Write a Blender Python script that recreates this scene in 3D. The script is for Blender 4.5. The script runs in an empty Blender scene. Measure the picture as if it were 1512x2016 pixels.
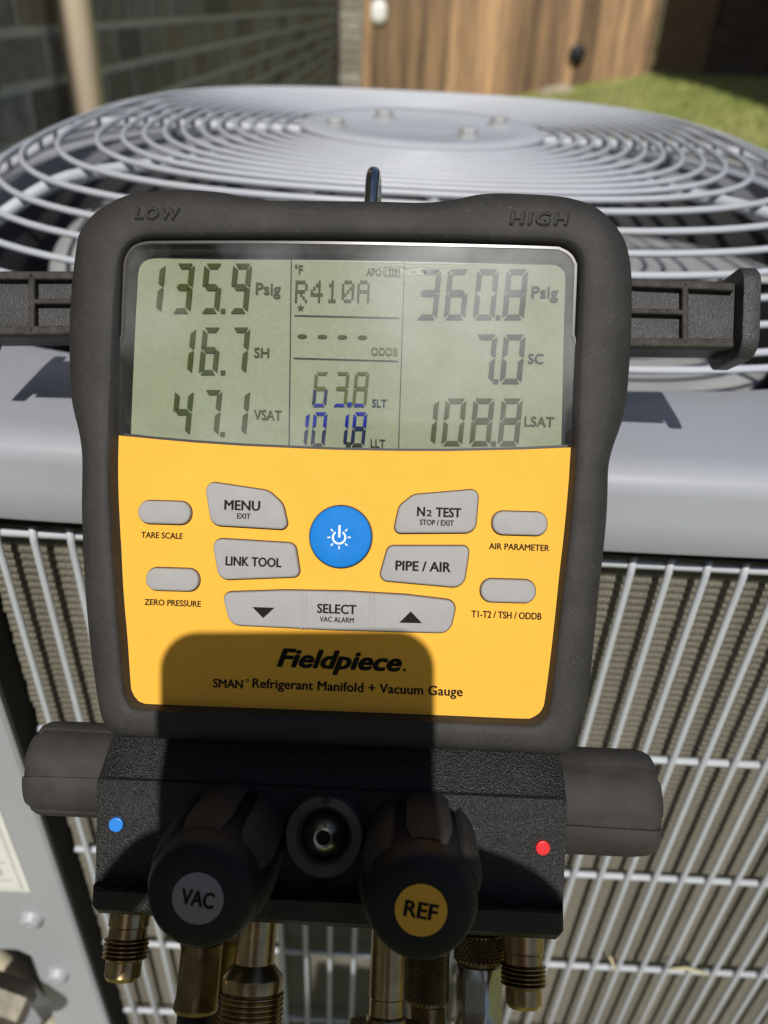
import bpy, bmesh, math, random
from math import sin, cos, tan, pi, radians, hypot, atan2, sqrt
from mathutils import Vector, Matrix
random.seed(7)
S = bpy.context.scene
COL = S.collection

# ------------------------------------------------------------------ camera
FPX = 1600.0                       # focal length in photograph pixels (1512 x 2016)
PITCH = radians(35.06); ROLL = radians(2.92); TILT = radians(3.0)
HC = 0.90                          # camera height over the ground beside the unit
F_ = Vector((0, cos(PITCH), -sin(PITCH))); RT = Vector((1, 0, 0)); UPV = Vector((0, sin(PITCH), cos(PITCH)))
R_ = cos(ROLL)*RT + sin(ROLL)*UPV
D_ = sin(ROLL)*RT - cos(ROLL)*UPV
# the outdoor unit stands on a settled pad: its own frame (camera at origin) is tilted by TILT
U2W = Matrix.Translation((0, 0, HC)) @ Matrix.Rotation(TILT, 4, 'X')
camd = bpy.data.cameras.new('camera'); cam = bpy.data.objects.new('camera', camd); COL.objects.link(cam)
cm = Matrix(((R_.x, -D_.x, -F_.x, 0), (R_.y, -D_.y, -F_.y, 0), (R_.z, -D_.z, -F_.z, 0), (0, 0, 0, 1)))
cam.matrix_world = U2W @ cm
camd.sensor_fit = 'VERTICAL'; camd.sensor_height = 36.0; camd.sensor_width = 27.0
camd.lens = 36.0*FPX/2016.0
camd.clip_start = 0.004; camd.clip_end = 400
camd.dof.use_dof = True; camd.dof.focus_distance = 0.222; camd.dof.aperture_fstop = 11.5
S.camera = cam

# ------------------------------------------------------------------ sky, sun, exposure
SUN_EL = 50.0 - 3.0; SUN_AZ = 1.0        # the sun stands behind the photographer
w = bpy.data.worlds.new('World'); S.world = w; w.use_nodes = True
nt = w.node_tree; bg = nt.nodes['Background']; sky = nt.nodes.new('ShaderNodeTexSky')
sky.sky_type = 'NISHITA'; sky.sun_disc = False
sky.sun_elevation = radians(SUN_EL); sky.sun_rotation = radians(180 + SUN_AZ)
nt.links.new(sky.outputs[0], bg.inputs[0]); bg.inputs[1].default_value = 0.05
sund = bpy.data.lights.new('sun', 'SUN'); sun = bpy.data.objects.new('sun', sund); COL.objects.link(sun)
sund.energy = 3.6; sund.angle = radians(0.53); sund.color = (1.0, 0.955, 0.88)
az = radians(SUN_AZ); el = radians(SUN_EL)
sdir = Vector((sin(az)*cos(el), cos(az)*cos(el), -sin(el)))
sun.rotation_euler = sdir.to_track_quat('-Z', 'Y').to_euler()
sun.location = (0, -5, 8)
vs = S.view_settings; vs.view_transform = 'Standard'; vs.look = 'None'; vs.exposure = 0.14; vs.gamma = 1.0; vs.use_curve_mapping = False

# ------------------------------------------------------------------ pixel -> ray helpers (used to measure, in metres)
def ray(x, y): return F_ + R_*((x-756)/FPX) + D_*((y-1008)/FPX)
def on_z(x, y, z): v = ray(x, y); return v*(z/v.z)
def on_y(x, y, Y): v = ray(x, y); return v*(Y/v.y)
def world_on_y(x, y, Y):
    v = U2W.to_3x3() @ ray(x, y); return v*(Y/v.y) + Vector((0, 0, HC))
def world_on_x(x, y, X):
    v = U2W.to_3x3() @ ray(x, y); return v*(X/v.x) + Vector((0, 0, HC))
FACE = 0.22
PSI = radians(2.2); PHI = radians(1.9)
u0 = Vector((cos(PSI), 0, -sin(PSI))); n0 = Vector((-sin(PSI), 0, -cos(PSI))); v0 = Vector((0, -1, 0))
gu = cos(PHI)*u0 - sin(PHI)*v0; gv = sin(PHI)*u0 + cos(PHI)*v0; gn = n0; gp = Vector((0, 0, FACE))
def fp(x, y, wd=0.0):
    c = Vector(((x-756)/FPX, (y-1008)/FPX, 1.0))
    t = (gn.dot(gp) + wd)/gn.dot(c)
    q = c*t - gp
    return Vector((q.dot(gu), q.dot(gv)))
def fp3(x, y, wd=0.0): a = fp(x, y, wd); return Vector((a.x, a.y, wd))
def c2u(v): return R_*v.x + D_*v.y + F_*v.z
GM = Matrix.Identity(4)
for i, a in enumerate((gu, gv, gn)):
    b = c2u(a); GM[0][i], GM[1][i], GM[2][i] = b.x, b.y, b.z
b = c2u(gp); GM[0][3], GM[1][3], GM[2][3] = b.x, b.y, b.z
GW = U2W @ GM

# ------------------------------------------------------------------ materials
def new_mat(name):
    m = bpy.data.materials.new(name); m.use_nodes = True
    return m, m.node_tree, m.node_tree.nodes['Principled BSDF']
def mat(name, col, rough=.5, metal=0.0, var=0.0, vscale=30.0, bump=0.0, bscale=800.0, bdist=.0005, spec=.5, coat=0.0, objrand=0.0, col2=None, detail=4.0, stretch=None, spots=0.0, scratch=None, dust=None):
    m, t, p = new_mat(name); L = t.links; N = t.nodes
    p.inputs['Roughness'].default_value = rough; p.inputs['Metallic'].default_value = metal
    p.inputs['Specular IOR Level'].default_value = spec; p.inputs['Coat Weight'].default_value = coat
    p.inputs['Base Color'].default_value = (*col, 1)
    tc = N.new('ShaderNodeTexCoord'); src = tc.outputs['Object']
    if stretch:
        mp = N.new('ShaderNodeMapping'); mp.inputs['Scale'].default_value = stretch
        L.new(src, mp.inputs[0]); src = mp.outputs[0]
    if objrand:
        oi = N.new('ShaderNodeObjectInfo'); ad = N.new('ShaderNodeVectorMath'); ad.operation = 'MULTIPLY_ADD'
        cx = N.new('ShaderNodeCombineXYZ')
        for k in range(3): L.new(oi.outputs['Random'], cx.inputs[k])
        ad.inputs[1].default_value = (37, 53, 71); L.new(cx.outputs[0], ad.inputs[0]); L.new(src, ad.inputs[2]); src = ad.outputs[0]
    out = None
    if var or col2:
        n = N.new('ShaderNodeTexNoise'); n.inputs['Scale'].default_value = vscale; n.inputs['Detail'].default_value = detail; n.inputs['Roughness'].default_value = .62
        L.new(src, n.inputs['Vector'])
        r = N.new('ShaderNodeMapRange'); r.inputs[1].default_value = .32; r.inputs[2].default_value = .68
        L.new(n.outputs[0], r.inputs[0])
        mx = N.new('ShaderNodeMix'); mx.data_type = 'RGBA'
        c2 = col2 or tuple(c*(1-var) for c in col)
        mx.inputs[6].default_value = (*c2, 1); mx.inputs[7].default_value = (*col, 1)
        L.new(r.outputs[0], mx.inputs[0]); out = mx.outputs[2]
        if rough < .9:
            rr = N.new('ShaderNodeMapRange'); rr.inputs[3].default_value = min(1, rough*1.18); rr.inputs[4].default_value = rough*.85
            L.new(n.outputs[0], rr.inputs[0]); L.new(rr.outputs[0], p.inputs['Roughness'])
    if objrand:
        hs = N.new('ShaderNodeHueSaturation'); mr = N.new('ShaderNodeMapRange')
        mr.inputs[3].default_value = 1-objrand; mr.inputs[4].default_value = 1+objrand
        L.new(oi.outputs['Random'], mr.inputs[0]); L.new(mr.outputs[0], hs.inputs['Value'])
        if out: L.new(out, hs.inputs['Color'])
        else: hs.inputs['Color'].default_value = (*col, 1)
        out = hs.outputs[0]
    if spots:
        v = N.new('ShaderNodeTexNoise'); v.inputs['Scale'].default_value = 2600; v.inputs['Detail'].default_value = 1
        L.new(src, v.inputs['Vector'])
        r = N.new('ShaderNodeMapRange'); r.inputs[1].default_value = .70; r.inputs[2].default_value = .78
        L.new(v.outputs[0], r.inputs[0])
        mx = N.new('ShaderNodeMix'); mx.data_type = 'RGBA'; mx.inputs[7].default_value = (spots, spots, spots, 1)
        if out: L.new(out, mx.inputs[6])
        else: mx.inputs[6].default_value = (*col, 1)
        L.new(r.outputs[0], mx.inputs[0]); out = mx.outputs[2]
    def overlay(fac_out, colr):
        nonlocal out
        mx = N.new('ShaderNodeMix'); mx.data_type = 'RGBA'; mx.inputs[7].default_value = (*colr, 1)
        if out: L.new(out, mx.inputs[6])
        else: mx.inputs[6].default_value = (*col, 1)
        L.new(fac_out, mx.inputs[0]); out = mx.outputs[2]
    if scratch:      # thin rubbed lines in two directions
        for ang, sc_ in ((.6, 1.0), (-.9, .8)):
            m0_ = N.new('ShaderNodeMapping'); m0_.inputs['Rotation'].default_value = (0, 0, ang); L.new(tc.outputs['Object'], m0_.inputs[0])
            mp = N.new('ShaderNodeMapping'); mp.inputs['Scale'].default_value = (2200*sc_, 95*sc_, 95); L.new(m0_.outputs[0], mp.inputs[0])
            n3 = N.new('ShaderNodeTexNoise'); n3.inputs['Scale'].default_value = 1; n3.inputs['Detail'].default_value = 1; L.new(mp.outputs[0], n3.inputs['Vector'])
            r3 = N.new('ShaderNodeMapRange'); r3.inputs[1].default_value = .69; r3.inputs[2].default_value = .78; r3.inputs[4].default_value = scratch[0]; L.new(n3.outputs[0], r3.inputs[0])
            overlay(r3.outputs[0], scratch[1])
    if dust:         # soft patches and specks of dust
        n3 = N.new('ShaderNodeTexNoise'); n3.inputs['Scale'].default_value = dust[2]; n3.inputs['Detail'].default_value = 7; n3.inputs['Roughness'].default_value = .7; L.new(tc.outputs['Object'], n3.inputs['Vector'])
        r3 = N.new('ShaderNodeMapRange'); r3.inputs[1].default_value = .48; r3.inputs[2].default_value = .75; r3.inputs[4].default_value = dust[0]; L.new(n3.outputs[0], r3.inputs[0])
        overlay(r3.outputs[0], dust[1])
    if out: L.new(out, p.inputs['Base Color'])
    if bump:
        n2 = N.new('ShaderNodeTexNoise'); n2.inputs['Scale'].default_value = bscale; n2.inputs['Detail'].default_value = 2
        L.new(src, n2.inputs['Vector'])
        bp = N.new('ShaderNodeBump'); bp.inputs['Strength'].default_value = bump; bp.inputs['Distance'].default_value = bdist
        L.new(n2.outputs[0], bp.inputs['Height']); L.new(bp.outputs[0], p.inputs['Normal'])
    return m

M = {}
M['case'] = mat('charcoal plastic', (.033, .031, .030), .6, var=.2, vscale=60, bump=.40, bscale=3600, bdist=.0002, spec=.26, spots=.15, scratch=(.22, (.10, .095, .09)), dust=(.35, (.075, .070, .065), 45))
M['recess'] = mat('black plastic', (.018, .017, .017), .55, bump=.2, bscale=2400, bdist=.0002)
M['block'] = mat('pebbled black plastic', (.012, .0115, .012), .42, bump=1.0, bscale=2000, bdist=.0006, spec=.45, detail=2, spots=.14)
M['knob'] = mat('grey rubber', (.042, .039, .037), .7, spec=.22, dust=(.4, (.088, .08, .074), 60), var=.2, vscale=90, bump=.25, bscale=1800, bdist=.0002)
M['knob_core'] = mat('dark knob plastic', (.011, .0115, .016), .55, spec=.25, bump=.15, bscale=1800, bdist=.0002)
M['bar'] = mat('scuffed black plastic', (.046, .046, .048), .5, bump=.8, bscale=1500, bdist=.0005, spec=.4, var=.25, vscale=120)
M['bar_worn'] = mat('worn plastic edge', (.052, .047, .042), .65, spec=.3, bump=.7, bscale=1300, bdist=.0004, var=.5, vscale=300)
M['yellow'] = mat('amber panel print', (.86, .455, .055), .62, scratch=(.09, (.95, .66, .25)), dust=(.26, (.60, .33, .06), 28), var=.05, vscale=22, bump=.12, bscale=2600, bdist=.0001, spec=.12)
M['grey_key'] = mat('grey rubber key', (.36, .355, .36), .65, var=.06, vscale=160, bump=.15, bscale=2600, bdist=.0001, spec=.2)
M['blue_key'] = mat('blue rubber key', (.010, .20, .64), .62, spec=.15, var=.05, vscale=200, bump=.15, bscale=2600, bdist=.0001)
M['ink'] = mat('black ink', (.016, .014, .012), .8, spec=.08)
M['white_ink'] = mat('white ink', (.85, .85, .85), .5)
M['seam'] = mat('dark seam', (.05, .018, .008), .7)
M['lcd'] = mat('lcd reflector', (.29, .318, .228), .8, spec=.1, var=.10, vscale=900, detail=2, bump=.25, bscale=1500, bdist=.0001)
M['lcd_right'] = M['lcd']
M['seg'] = mat('olive lcd segment', (.058, .070, .024), .8, spec=.05)
M['seg_dark'] = mat('grey lcd segment', (.042, .045, .044), .8, spec=.05)
M['seg_pale'] = mat('faint lcd segment', (.090, .105, .030), .8, spec=.05)
M['seg_blue'] = mat('blue lcd segment', (.010, .022, .25), .8, spec=.05)
M['seg_navy'] = mat('navy lcd segment', (.020, .026, .075), .8, spec=.05)
M['lcd_border'] = mat('screen border', (.085, .09, .10), .35)
M['chrome'] = mat('chromed wire', (.62, .62, .63), .16, metal=1.0, var=.12, vscale=200)
M['brass'] = mat('brass', (.50, .38, .20), .28, metal=1.0, vscale=160, bump=.05, bscale=600, col2=(.28, .20, .11))
M['brass_dull'] = mat('dull brass', (.30, .22, .12), .42, metal=1.0, var=.4, vscale=120)
M['valve_dark'] = mat('tarnished valve metal', (.16, .145, .12), .55, metal=.8, var=.4, vscale=60)
M['steel'] = mat('dull nickel', (.50, .49, .46), .28, metal=1.0, var=.3, vscale=150)
M['hose_black'] = mat('black hose rubber', (.022, .022, .024), .55, var=.2, vscale=90)
M['hose_yellow'] = mat('yellow hose rubber', (.55, .34, .05), .5, var=.2, vscale=90)
M['sight'] = mat('smoky plastic ring', (.055, .050, .052), .25, spec=.5)
M['sight_grey'] = mat('worn grey disc', (.075, .071, .070), .35, spec=.5, var=.4, vscale=260)
M['blue_dot'] = mat('blue paint dot', (.02, .22, .72), .4)
M['red_dot'] = mat('red paint dot', (.70, .02, .025), .4)
M['disc_grey'] = mat('grey disc print', (.20, .20, .23), .5)
M['disc_yellow'] = mat('yellow disc print', (.72, .38, .03), .5)
M['paint'] = mat('grey enamel', (.345, .365, .412), .42, dust=(.30, (.30, .30, .30), 9), var=.07, vscale=14, bump=.05, bscale=500, bdist=.0003)
M['wire'] = mat('coated grey wire', (.475, .505, .56), .40, dust=(.35, (.38, .375, .37), 16), var=.06, vscale=60, bump=.06, bscale=300)
M['panel'] = mat('grey service panel', (.38, .40, .435), .42, dust=(.35, (.32, .32, .31), 14), var=.08, vscale=18, bump=.04, bscale=300)
M['inside'] = mat('dark inner cabinet', (.055, .058, .06), .7, var=.3, vscale=12)
M['blade'] = mat('grey fan blade', (.42, .43, .44), .45, var=.2, vscale=16)
M['black_gap'] = mat('black shade fill', (.012, .012, .012), .9)  # flat black standing for shade in gaps, bore and letter outlines
M['sticker'] = mat('white sticker', (.80, .80, .78), .55, var=.08, vscale=30)
M['print_grey'] = mat('faded print', (.38, .38, .36), .6, col2=(.60, .60, .57), vscale=700)
M['cream'] = mat('cream pipe insulation', (.62, .56, .42), .7, var=.25, vscale=30)
M['concrete'] = mat('concrete', (.40, .385, .36), .85, var=.25, vscale=9, bump=.4, bscale=120, bdist=.003)
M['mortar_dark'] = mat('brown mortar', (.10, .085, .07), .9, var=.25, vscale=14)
M['mortar'] = mat('grey mortar', (.62, .615, .60), .9, var=.2, vscale=14, bump=.6, bscale=160, bdist=.003)
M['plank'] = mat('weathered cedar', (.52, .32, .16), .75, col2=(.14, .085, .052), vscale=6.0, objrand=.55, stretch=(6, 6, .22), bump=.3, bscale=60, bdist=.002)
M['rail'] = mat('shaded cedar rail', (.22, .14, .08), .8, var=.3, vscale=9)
M['downspout'] = mat('beige painted metal', (.78, .64, .47), .5, var=.08, vscale=12)
M['lawn'] = mat('lawn soil and thatch', (.19, .22, .06), .95, col2=(.26, .24, .10), vscale=2.2, bump=.8, bscale=40, bdist=.03)
M['grass'] = mat('grass blades', (.25, .32, .07), .6, col2=(.46, .44, .17), vscale=1.6, detail=3)
M['dirt'] = mat('bare soil', (.14, .11, .075), .95, var=.4, vscale=6, bump=.8, bscale=60, bdist=.02)
M['rock'] = mat('pale stone', (.42, .36, .26), .85, var=.3, vscale=14, bump=.6, bscale=30, bdist=.01)
M['white_box'] = mat('white plastic box', (.85, .84, .80), .4)
M['black_box'] = mat('black plastic', (.012, .014, .018), .5)
M['roof'] = mat('brown shade roof', (.10, .075, .06), .9, var=.3, vscale=9)  # only for the added roof slab that throws shade
M['phone'] = mat('black phone glass', (.02, .02, .022), .3)
M['lens'] = mat('dark lens glass', (.008, .008, .01), .08)
M['skin'] = mat('skin', (.45, .26, .18), .55, var=.12, vscale=40)
M['sleeve'] = mat('navy cloth', (.03, .04, .08), .9, var=.3, vscale=60)
# bricks: grey, brown and charcoal mixed, one colour per brick
def brick_mat(name, cols):
    m, t, p = new_mat(name); L = t.links; N = t.nodes
    oi = N.new('ShaderNodeObjectInfo'); cr = N.new('ShaderNodeValToRGB'); cr.color_ramp.interpolation = 'CONSTANT'
    el_ = cr.color_ramp.elements
    while len(el_) < len(cols): el_.new(.5)
    for i, c in enumerate(cols): el_[i].position = i/len(cols); el_[i].color = (*c, 1)
    L.new(oi.outputs['Random'], cr.inputs[0])
    tc = N.new('ShaderNodeTexCoord'); n = N.new('ShaderNodeTexNoise'); n.inputs['Scale'].default_value = 26
    cx = N.new('ShaderNodeVectorMath'); cx.operation = 'ADD'
    L.new(tc.outputs['Object'], cx.inputs[0]); L.new(oi.outputs['Location'], cx.inputs[1]); L.new(cx.outputs[0], n.inputs['Vector'])
    mx = N.new('ShaderNodeMix'); mx.data_type = 'RGBA'; mx.blend_type = 'MULTIPLY'; mx.inputs[0].default_value = .65
    L.new(cr.outputs[0], mx.inputs[6]); L.new(n.outputs[0], mx.inputs[7])
    mr = N.new('ShaderNodeMath'); mr.operation = 'MULTIPLY'; mr.inputs[1].default_value = 1.9
    L.new(n.outputs[0], mr.inputs[0]); L.new(mr.outputs[0], mx.inputs[7])
    L.new(mx.outputs[2], p.inputs['Base Color']); p.inputs['Roughness'].default_value = .9
    bp = N.new('ShaderNodeBump'); bp.inputs['Strength'].default_value = .5; bp.inputs['Distance'].default_value = .004
    n2 = N.new('ShaderNodeTexNoise'); n2.inputs['Scale'].default_value = 140
    L.new(tc.outputs['Object'], n2.inputs['Vector']); L.new(n2.outputs[0], bp.inputs['Height']); L.new(bp.outputs[0], p.inputs['Normal'])
    return m
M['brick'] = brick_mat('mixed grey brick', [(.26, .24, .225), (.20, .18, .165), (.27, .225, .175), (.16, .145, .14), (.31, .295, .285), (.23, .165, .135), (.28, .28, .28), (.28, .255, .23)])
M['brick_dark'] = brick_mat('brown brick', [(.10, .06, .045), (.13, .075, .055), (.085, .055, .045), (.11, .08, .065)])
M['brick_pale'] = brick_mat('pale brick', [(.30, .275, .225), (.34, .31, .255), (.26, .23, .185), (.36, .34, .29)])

# coil fins: brownish aluminium with fine upright ticks
def coil_mat():
    m, t, p = new_mat('dusty coil fins'); L = t.links; N = t.nodes
    tc = N.new('ShaderNodeTexCoord')
    wv = N.new('ShaderNodeTexWave'); wv.bands_direction = 'X'; wv.inputs['Scale'].default_value = 340; wv.inputs['Distortion'].default_value = 2.5
    wv.inputs['Detail'].default_value = 1; wv.inputs['Detail Scale'].default_value = 3
    L.new(tc.outputs['Object'], wv.inputs['Vector'])
    n = N.new('ShaderNodeTexNoise'); n.inputs['Scale'].default_value = 30; n.inputs['Detail'].default_value = 6; L.new(tc.outputs['Object'], n.inputs['Vector'])
    ma = N.new('ShaderNodeMath'); ma.operation = 'MULTIPLY'; r0 = N.new('ShaderNodeMapRange'); r0.inputs[1].default_value = .3; r0.inputs[2].default_value = .7; r0.inputs[3].default_value = .35; r0.inputs[4].default_value = .75; L.new(n.outputs[0], r0.inputs[0]); L.new(wv.outputs['Fac'], ma.inputs[0]); L.new(r0.outputs[0], ma.inputs[1])
    cr = N.new('ShaderNodeValToRGB'); cr.color_ramp.elements[0].color = (.070, .064, .050, 1); cr.color_ramp.elements[1].color = (.34, .32, .255, 1)
    cr.color_ramp.elements[0].position = .05; cr.color_ramp.elements[1].position = .6
    L.new(ma.outputs[0], cr.inputs[0]); L.new(cr.outputs[0], p.inputs['Base Color'])
    p.inputs['Roughness'].default_value = .6; p.inputs['Metallic'].default_value = .15
    bp = N.new('ShaderNodeBump'); bp.inputs['Strength'].default_value = .6; bp.inputs['Distance'].default_value = .0006
    L.new(wv.outputs['Fac'], bp.inputs['Height']); L.new(bp.outputs[0], p.inputs['Normal'])
    return m
M['coil'] = coil_mat()

# thin clear window with finger smears and a painted whitish sheen
def window_mat():
    m, t, p = new_mat('scratched clear window'); L = t.links; N = t.nodes
    N.remove(p)
    out = N['Material Output']
    tr = N.new('ShaderNodeBsdfTransparent'); tr.inputs[0].default_value = (.97, .98, .97, 1)
    gl = N.new('ShaderNodeBsdfGlossy'); gl.inputs['Roughness'].default_value = .045
    fr = N.new('ShaderNodeFresnel'); fr.inputs[0].default_value = 1.45
    m1 = N.new('ShaderNodeMixShader'); L.new(fr.outputs[0], m1.inputs[0]); L.new(tr.outputs[0], m1.inputs[1]); L.new(gl.outputs[0], m1.inputs[2])
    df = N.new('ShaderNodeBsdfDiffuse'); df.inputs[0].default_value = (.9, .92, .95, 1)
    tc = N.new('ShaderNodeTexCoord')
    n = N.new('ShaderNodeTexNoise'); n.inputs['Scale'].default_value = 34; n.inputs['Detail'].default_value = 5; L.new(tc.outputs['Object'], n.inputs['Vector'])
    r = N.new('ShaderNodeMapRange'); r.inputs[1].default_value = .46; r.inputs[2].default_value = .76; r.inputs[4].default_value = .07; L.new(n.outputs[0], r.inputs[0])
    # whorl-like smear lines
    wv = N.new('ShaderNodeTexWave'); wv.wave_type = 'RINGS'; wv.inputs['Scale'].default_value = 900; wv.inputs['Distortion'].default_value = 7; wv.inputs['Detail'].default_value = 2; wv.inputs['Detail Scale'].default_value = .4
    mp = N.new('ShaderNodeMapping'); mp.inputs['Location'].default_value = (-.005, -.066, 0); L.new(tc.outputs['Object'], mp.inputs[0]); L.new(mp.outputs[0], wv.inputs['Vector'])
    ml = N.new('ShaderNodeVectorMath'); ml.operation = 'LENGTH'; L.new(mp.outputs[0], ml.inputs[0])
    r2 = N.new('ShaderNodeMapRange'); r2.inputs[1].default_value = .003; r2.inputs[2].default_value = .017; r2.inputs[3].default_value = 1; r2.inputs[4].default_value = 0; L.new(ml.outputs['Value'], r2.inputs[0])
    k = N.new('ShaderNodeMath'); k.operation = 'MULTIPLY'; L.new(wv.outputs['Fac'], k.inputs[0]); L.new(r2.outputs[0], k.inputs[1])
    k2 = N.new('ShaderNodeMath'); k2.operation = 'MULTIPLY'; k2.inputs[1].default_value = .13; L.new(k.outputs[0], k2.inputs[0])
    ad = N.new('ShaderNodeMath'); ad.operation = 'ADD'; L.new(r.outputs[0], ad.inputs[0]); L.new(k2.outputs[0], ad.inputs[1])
    mp3 = N.new('ShaderNodeMapping'); mp3.inputs['Location'].default_value = (-.026, -.060, 0); L.new(tc.outputs['Object'], mp3.inputs[0])  # whitish sheen at upper right, painted in as a soft hazy smear
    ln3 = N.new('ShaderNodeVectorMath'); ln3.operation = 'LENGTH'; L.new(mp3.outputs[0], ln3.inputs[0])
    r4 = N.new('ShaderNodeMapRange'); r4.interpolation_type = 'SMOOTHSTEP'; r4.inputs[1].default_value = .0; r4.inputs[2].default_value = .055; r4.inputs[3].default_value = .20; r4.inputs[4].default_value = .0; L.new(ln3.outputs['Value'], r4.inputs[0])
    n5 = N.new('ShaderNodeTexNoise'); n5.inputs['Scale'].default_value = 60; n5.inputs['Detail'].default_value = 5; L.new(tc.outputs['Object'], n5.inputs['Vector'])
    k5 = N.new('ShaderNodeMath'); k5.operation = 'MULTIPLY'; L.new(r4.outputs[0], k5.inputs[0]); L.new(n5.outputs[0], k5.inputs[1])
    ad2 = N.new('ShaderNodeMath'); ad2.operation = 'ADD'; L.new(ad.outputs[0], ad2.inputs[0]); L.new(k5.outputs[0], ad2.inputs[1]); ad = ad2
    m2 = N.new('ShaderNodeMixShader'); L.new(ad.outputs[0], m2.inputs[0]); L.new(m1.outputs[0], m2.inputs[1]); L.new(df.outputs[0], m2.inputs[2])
    L.new(m2.outputs[0], out.inputs[0])
    return m
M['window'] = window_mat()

# ------------------------------------------------------------------ mesh helpers
def mesh(name, verts, faces, m=None, smooth=False, mats=None, fm=None):
    me = bpy.data.meshes.new(name); me.from_pydata([tuple(v) for v in verts], [], faces)
    if mats:
        for a in mats: me.materials.append(M[a])
        if fm:
            for p, i in zip(me.polygons, fm): p.material_index = i
    elif m: me.materials.append(M[m])
    if smooth:
        me.polygons.foreach_set('use_smooth', [True]*len(me.polygons))
    me.update()
    return me
def link(name, me, parent=None):
    o = bpy.data.objects.new(name, me); COL.objects.link(o)
    if parent: o.parent = parent
    return o
def obj(name, vf, m, parent=None, smooth=False, autos=None):
    me = mesh(name, vf[0], vf[1], m, smooth or autos is not None)
    if autos is not None: me.set_sharp_from_angle(angle=radians(autos))
    return link(name, me, parent)
def tag(o, label=None, cat=None, group=None, kind=None):
    if label: o['label'] = label
    if cat: o['category'] = cat
    if group: o['group'] = group
    if kind: o['kind'] = kind
    return o
def empty(name, mw=None, label=None, cat=None, group=None):
    o = bpy.data.objects.new(name, None); COL.objects.link(o); o.empty_display_size = .05
    if mw is not None: o.matrix_world = mw
    return tag(o, label, cat, group)
def join(*parts):
    V, Fc = [], []
    for v, f in parts:
        k = len(V); V += list(v); Fc += [tuple(i+k for i in q) for q in f]
    return V, Fc
def box(x0, x1, y0, y1, z0, z1):
    v = [(x, y, z) for x in (x0, x1) for y in (y0, y1) for z in (z0, z1)]
    f = [(0, 1, 3, 2), (4, 6, 7, 5), (0, 4, 5, 1), (2, 3, 7, 6), (0, 2, 6, 4), (1, 5, 7, 3)]
    return v, f
def cbox(x0, x1, y0, y1, z0, z1, c):
    """box with chamfered edges"""
    bm = bmesh.new(); vs_, fs = box(x0, x1, y0, y1, z0, z1)
    bv = [bm.verts.new(p) for p in vs_]
    for q in fs: bm.faces.new([bv[i] for i in q])
    bmesh.ops.recalc_face_normals(bm, faces=bm.faces)
    bmesh.ops.bevel(bm, geom=bm.edges[:], offset=c, segments=2, profile=.6, affect='EDGES')
    bm.verts.index_update()
    r = ([v.co.copy() for v in bm.verts], [tuple(v.index for v in q.verts) for q in bm.faces]); bm.free()
    return r
def frames(path, closed=False):
    n = len(path); T = []
    for i in range(n):
        if closed: t = path[(i+1) % n] - path[i-1]
        else: t = path[min(i+1, n-1)] - path[max(i-1, 0)]
        T.append(t.normalized())
    a = Vector((0, 0, 1)) if abs(T[0].z) < .9 else Vector((1, 0, 0))
    out = []; nrm = (a - T[0]*a.dot(T[0])).normalized()
    for t in T:
        nrm = (nrm - t*nrm.dot(t)).normalized(); out.append((nrm, t.cross(nrm)))
    return out
def tube(path, r, seg=8, closed=False, caps=True):
    path = [Vector(p) for p in path]; fr = frames(path, closed); V = []; Fc = []; n = len(path)
    rad = r if isinstance(r, (list, tuple)) else [r]*n
    for p, (a, b), q in zip(path, fr, rad):
        for k in range(seg):
            t = 2*pi*k/seg; V.append(p + a*(q*cos(t)) + b*(q*sin(t)))
    for i in range(n if closed else n-1):
        j = (i+1) % n
        for k in range(seg):
            l = (k+1) % seg; Fc.append((i*seg+k, j*seg+k, j*seg+l, i*seg+l))
    if caps and not closed:
        Fc.append(tuple(range(seg))); Fc.append(tuple((n-1)*seg+k for k in reversed(range(seg))))
    return V, Fc
def lathe(base, axis, prof, seg=32, ref=None, rfun=None):
    """prof: list of (radius, distance along axis)"""
    base = Vector(base); axis = Vector(axis).normalized()
    a = Vector(ref) if ref is not None else (Vector((0, 0, 1)) if abs(axis.z) < .9 else Vector((1, 0, 0)))
    a = (a - axis*a.dot(axis)).normalized(); b_ = axis.cross(a); V = []; Fc = []
    for i, (r, d) in enumerate(prof):
        for k in range(seg):
            t = 2*pi*k/seg; rr = r if rfun is None else rfun(r, t, i, k)
            V.append(base + axis*d + a*(rr*cos(t)) + b_*(rr*sin(t)))
    n = len(prof)
    for i in range(n-1):
        for k in range(seg):
            l = (k+1) % seg; Fc.append((i*seg+k, i*seg+l, (i+1)*seg+l, (i+1)*seg+k))
    Fc.append(tuple(reversed(range(seg)))); Fc.append(tuple((n-1)*seg+k for k in range(seg)))
    return V, Fc
def area2(P): return sum(P[i].x*P[(i+1) % len(P)].y - P[(i+1) % len(P)].x*P[i].y for i in range(len(P)))
def ccw(P): return P if area2(P) > 0 else list(reversed(P))
def inset(P, d):
    n = len(P); out = []
    for i in range(n):
        e1 = (P[i]-P[i-1]); e2 = (P[(i+1) % n]-P[i])
        if e1.length < 1e-9: e1 = e2
        if e2.length < 1e-9: e2 = e1
        n1 = Vector((-e1.y, e1.x)).normalized(); n2 = Vector((-e2.y, e2.x)).normalized()
        m = (n1+n2); m = m.normalized() if m.length > 1e-6 else n1
        out.append(P[i] + m*(d/max(.35, m.dot(n1))))
    return out
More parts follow.
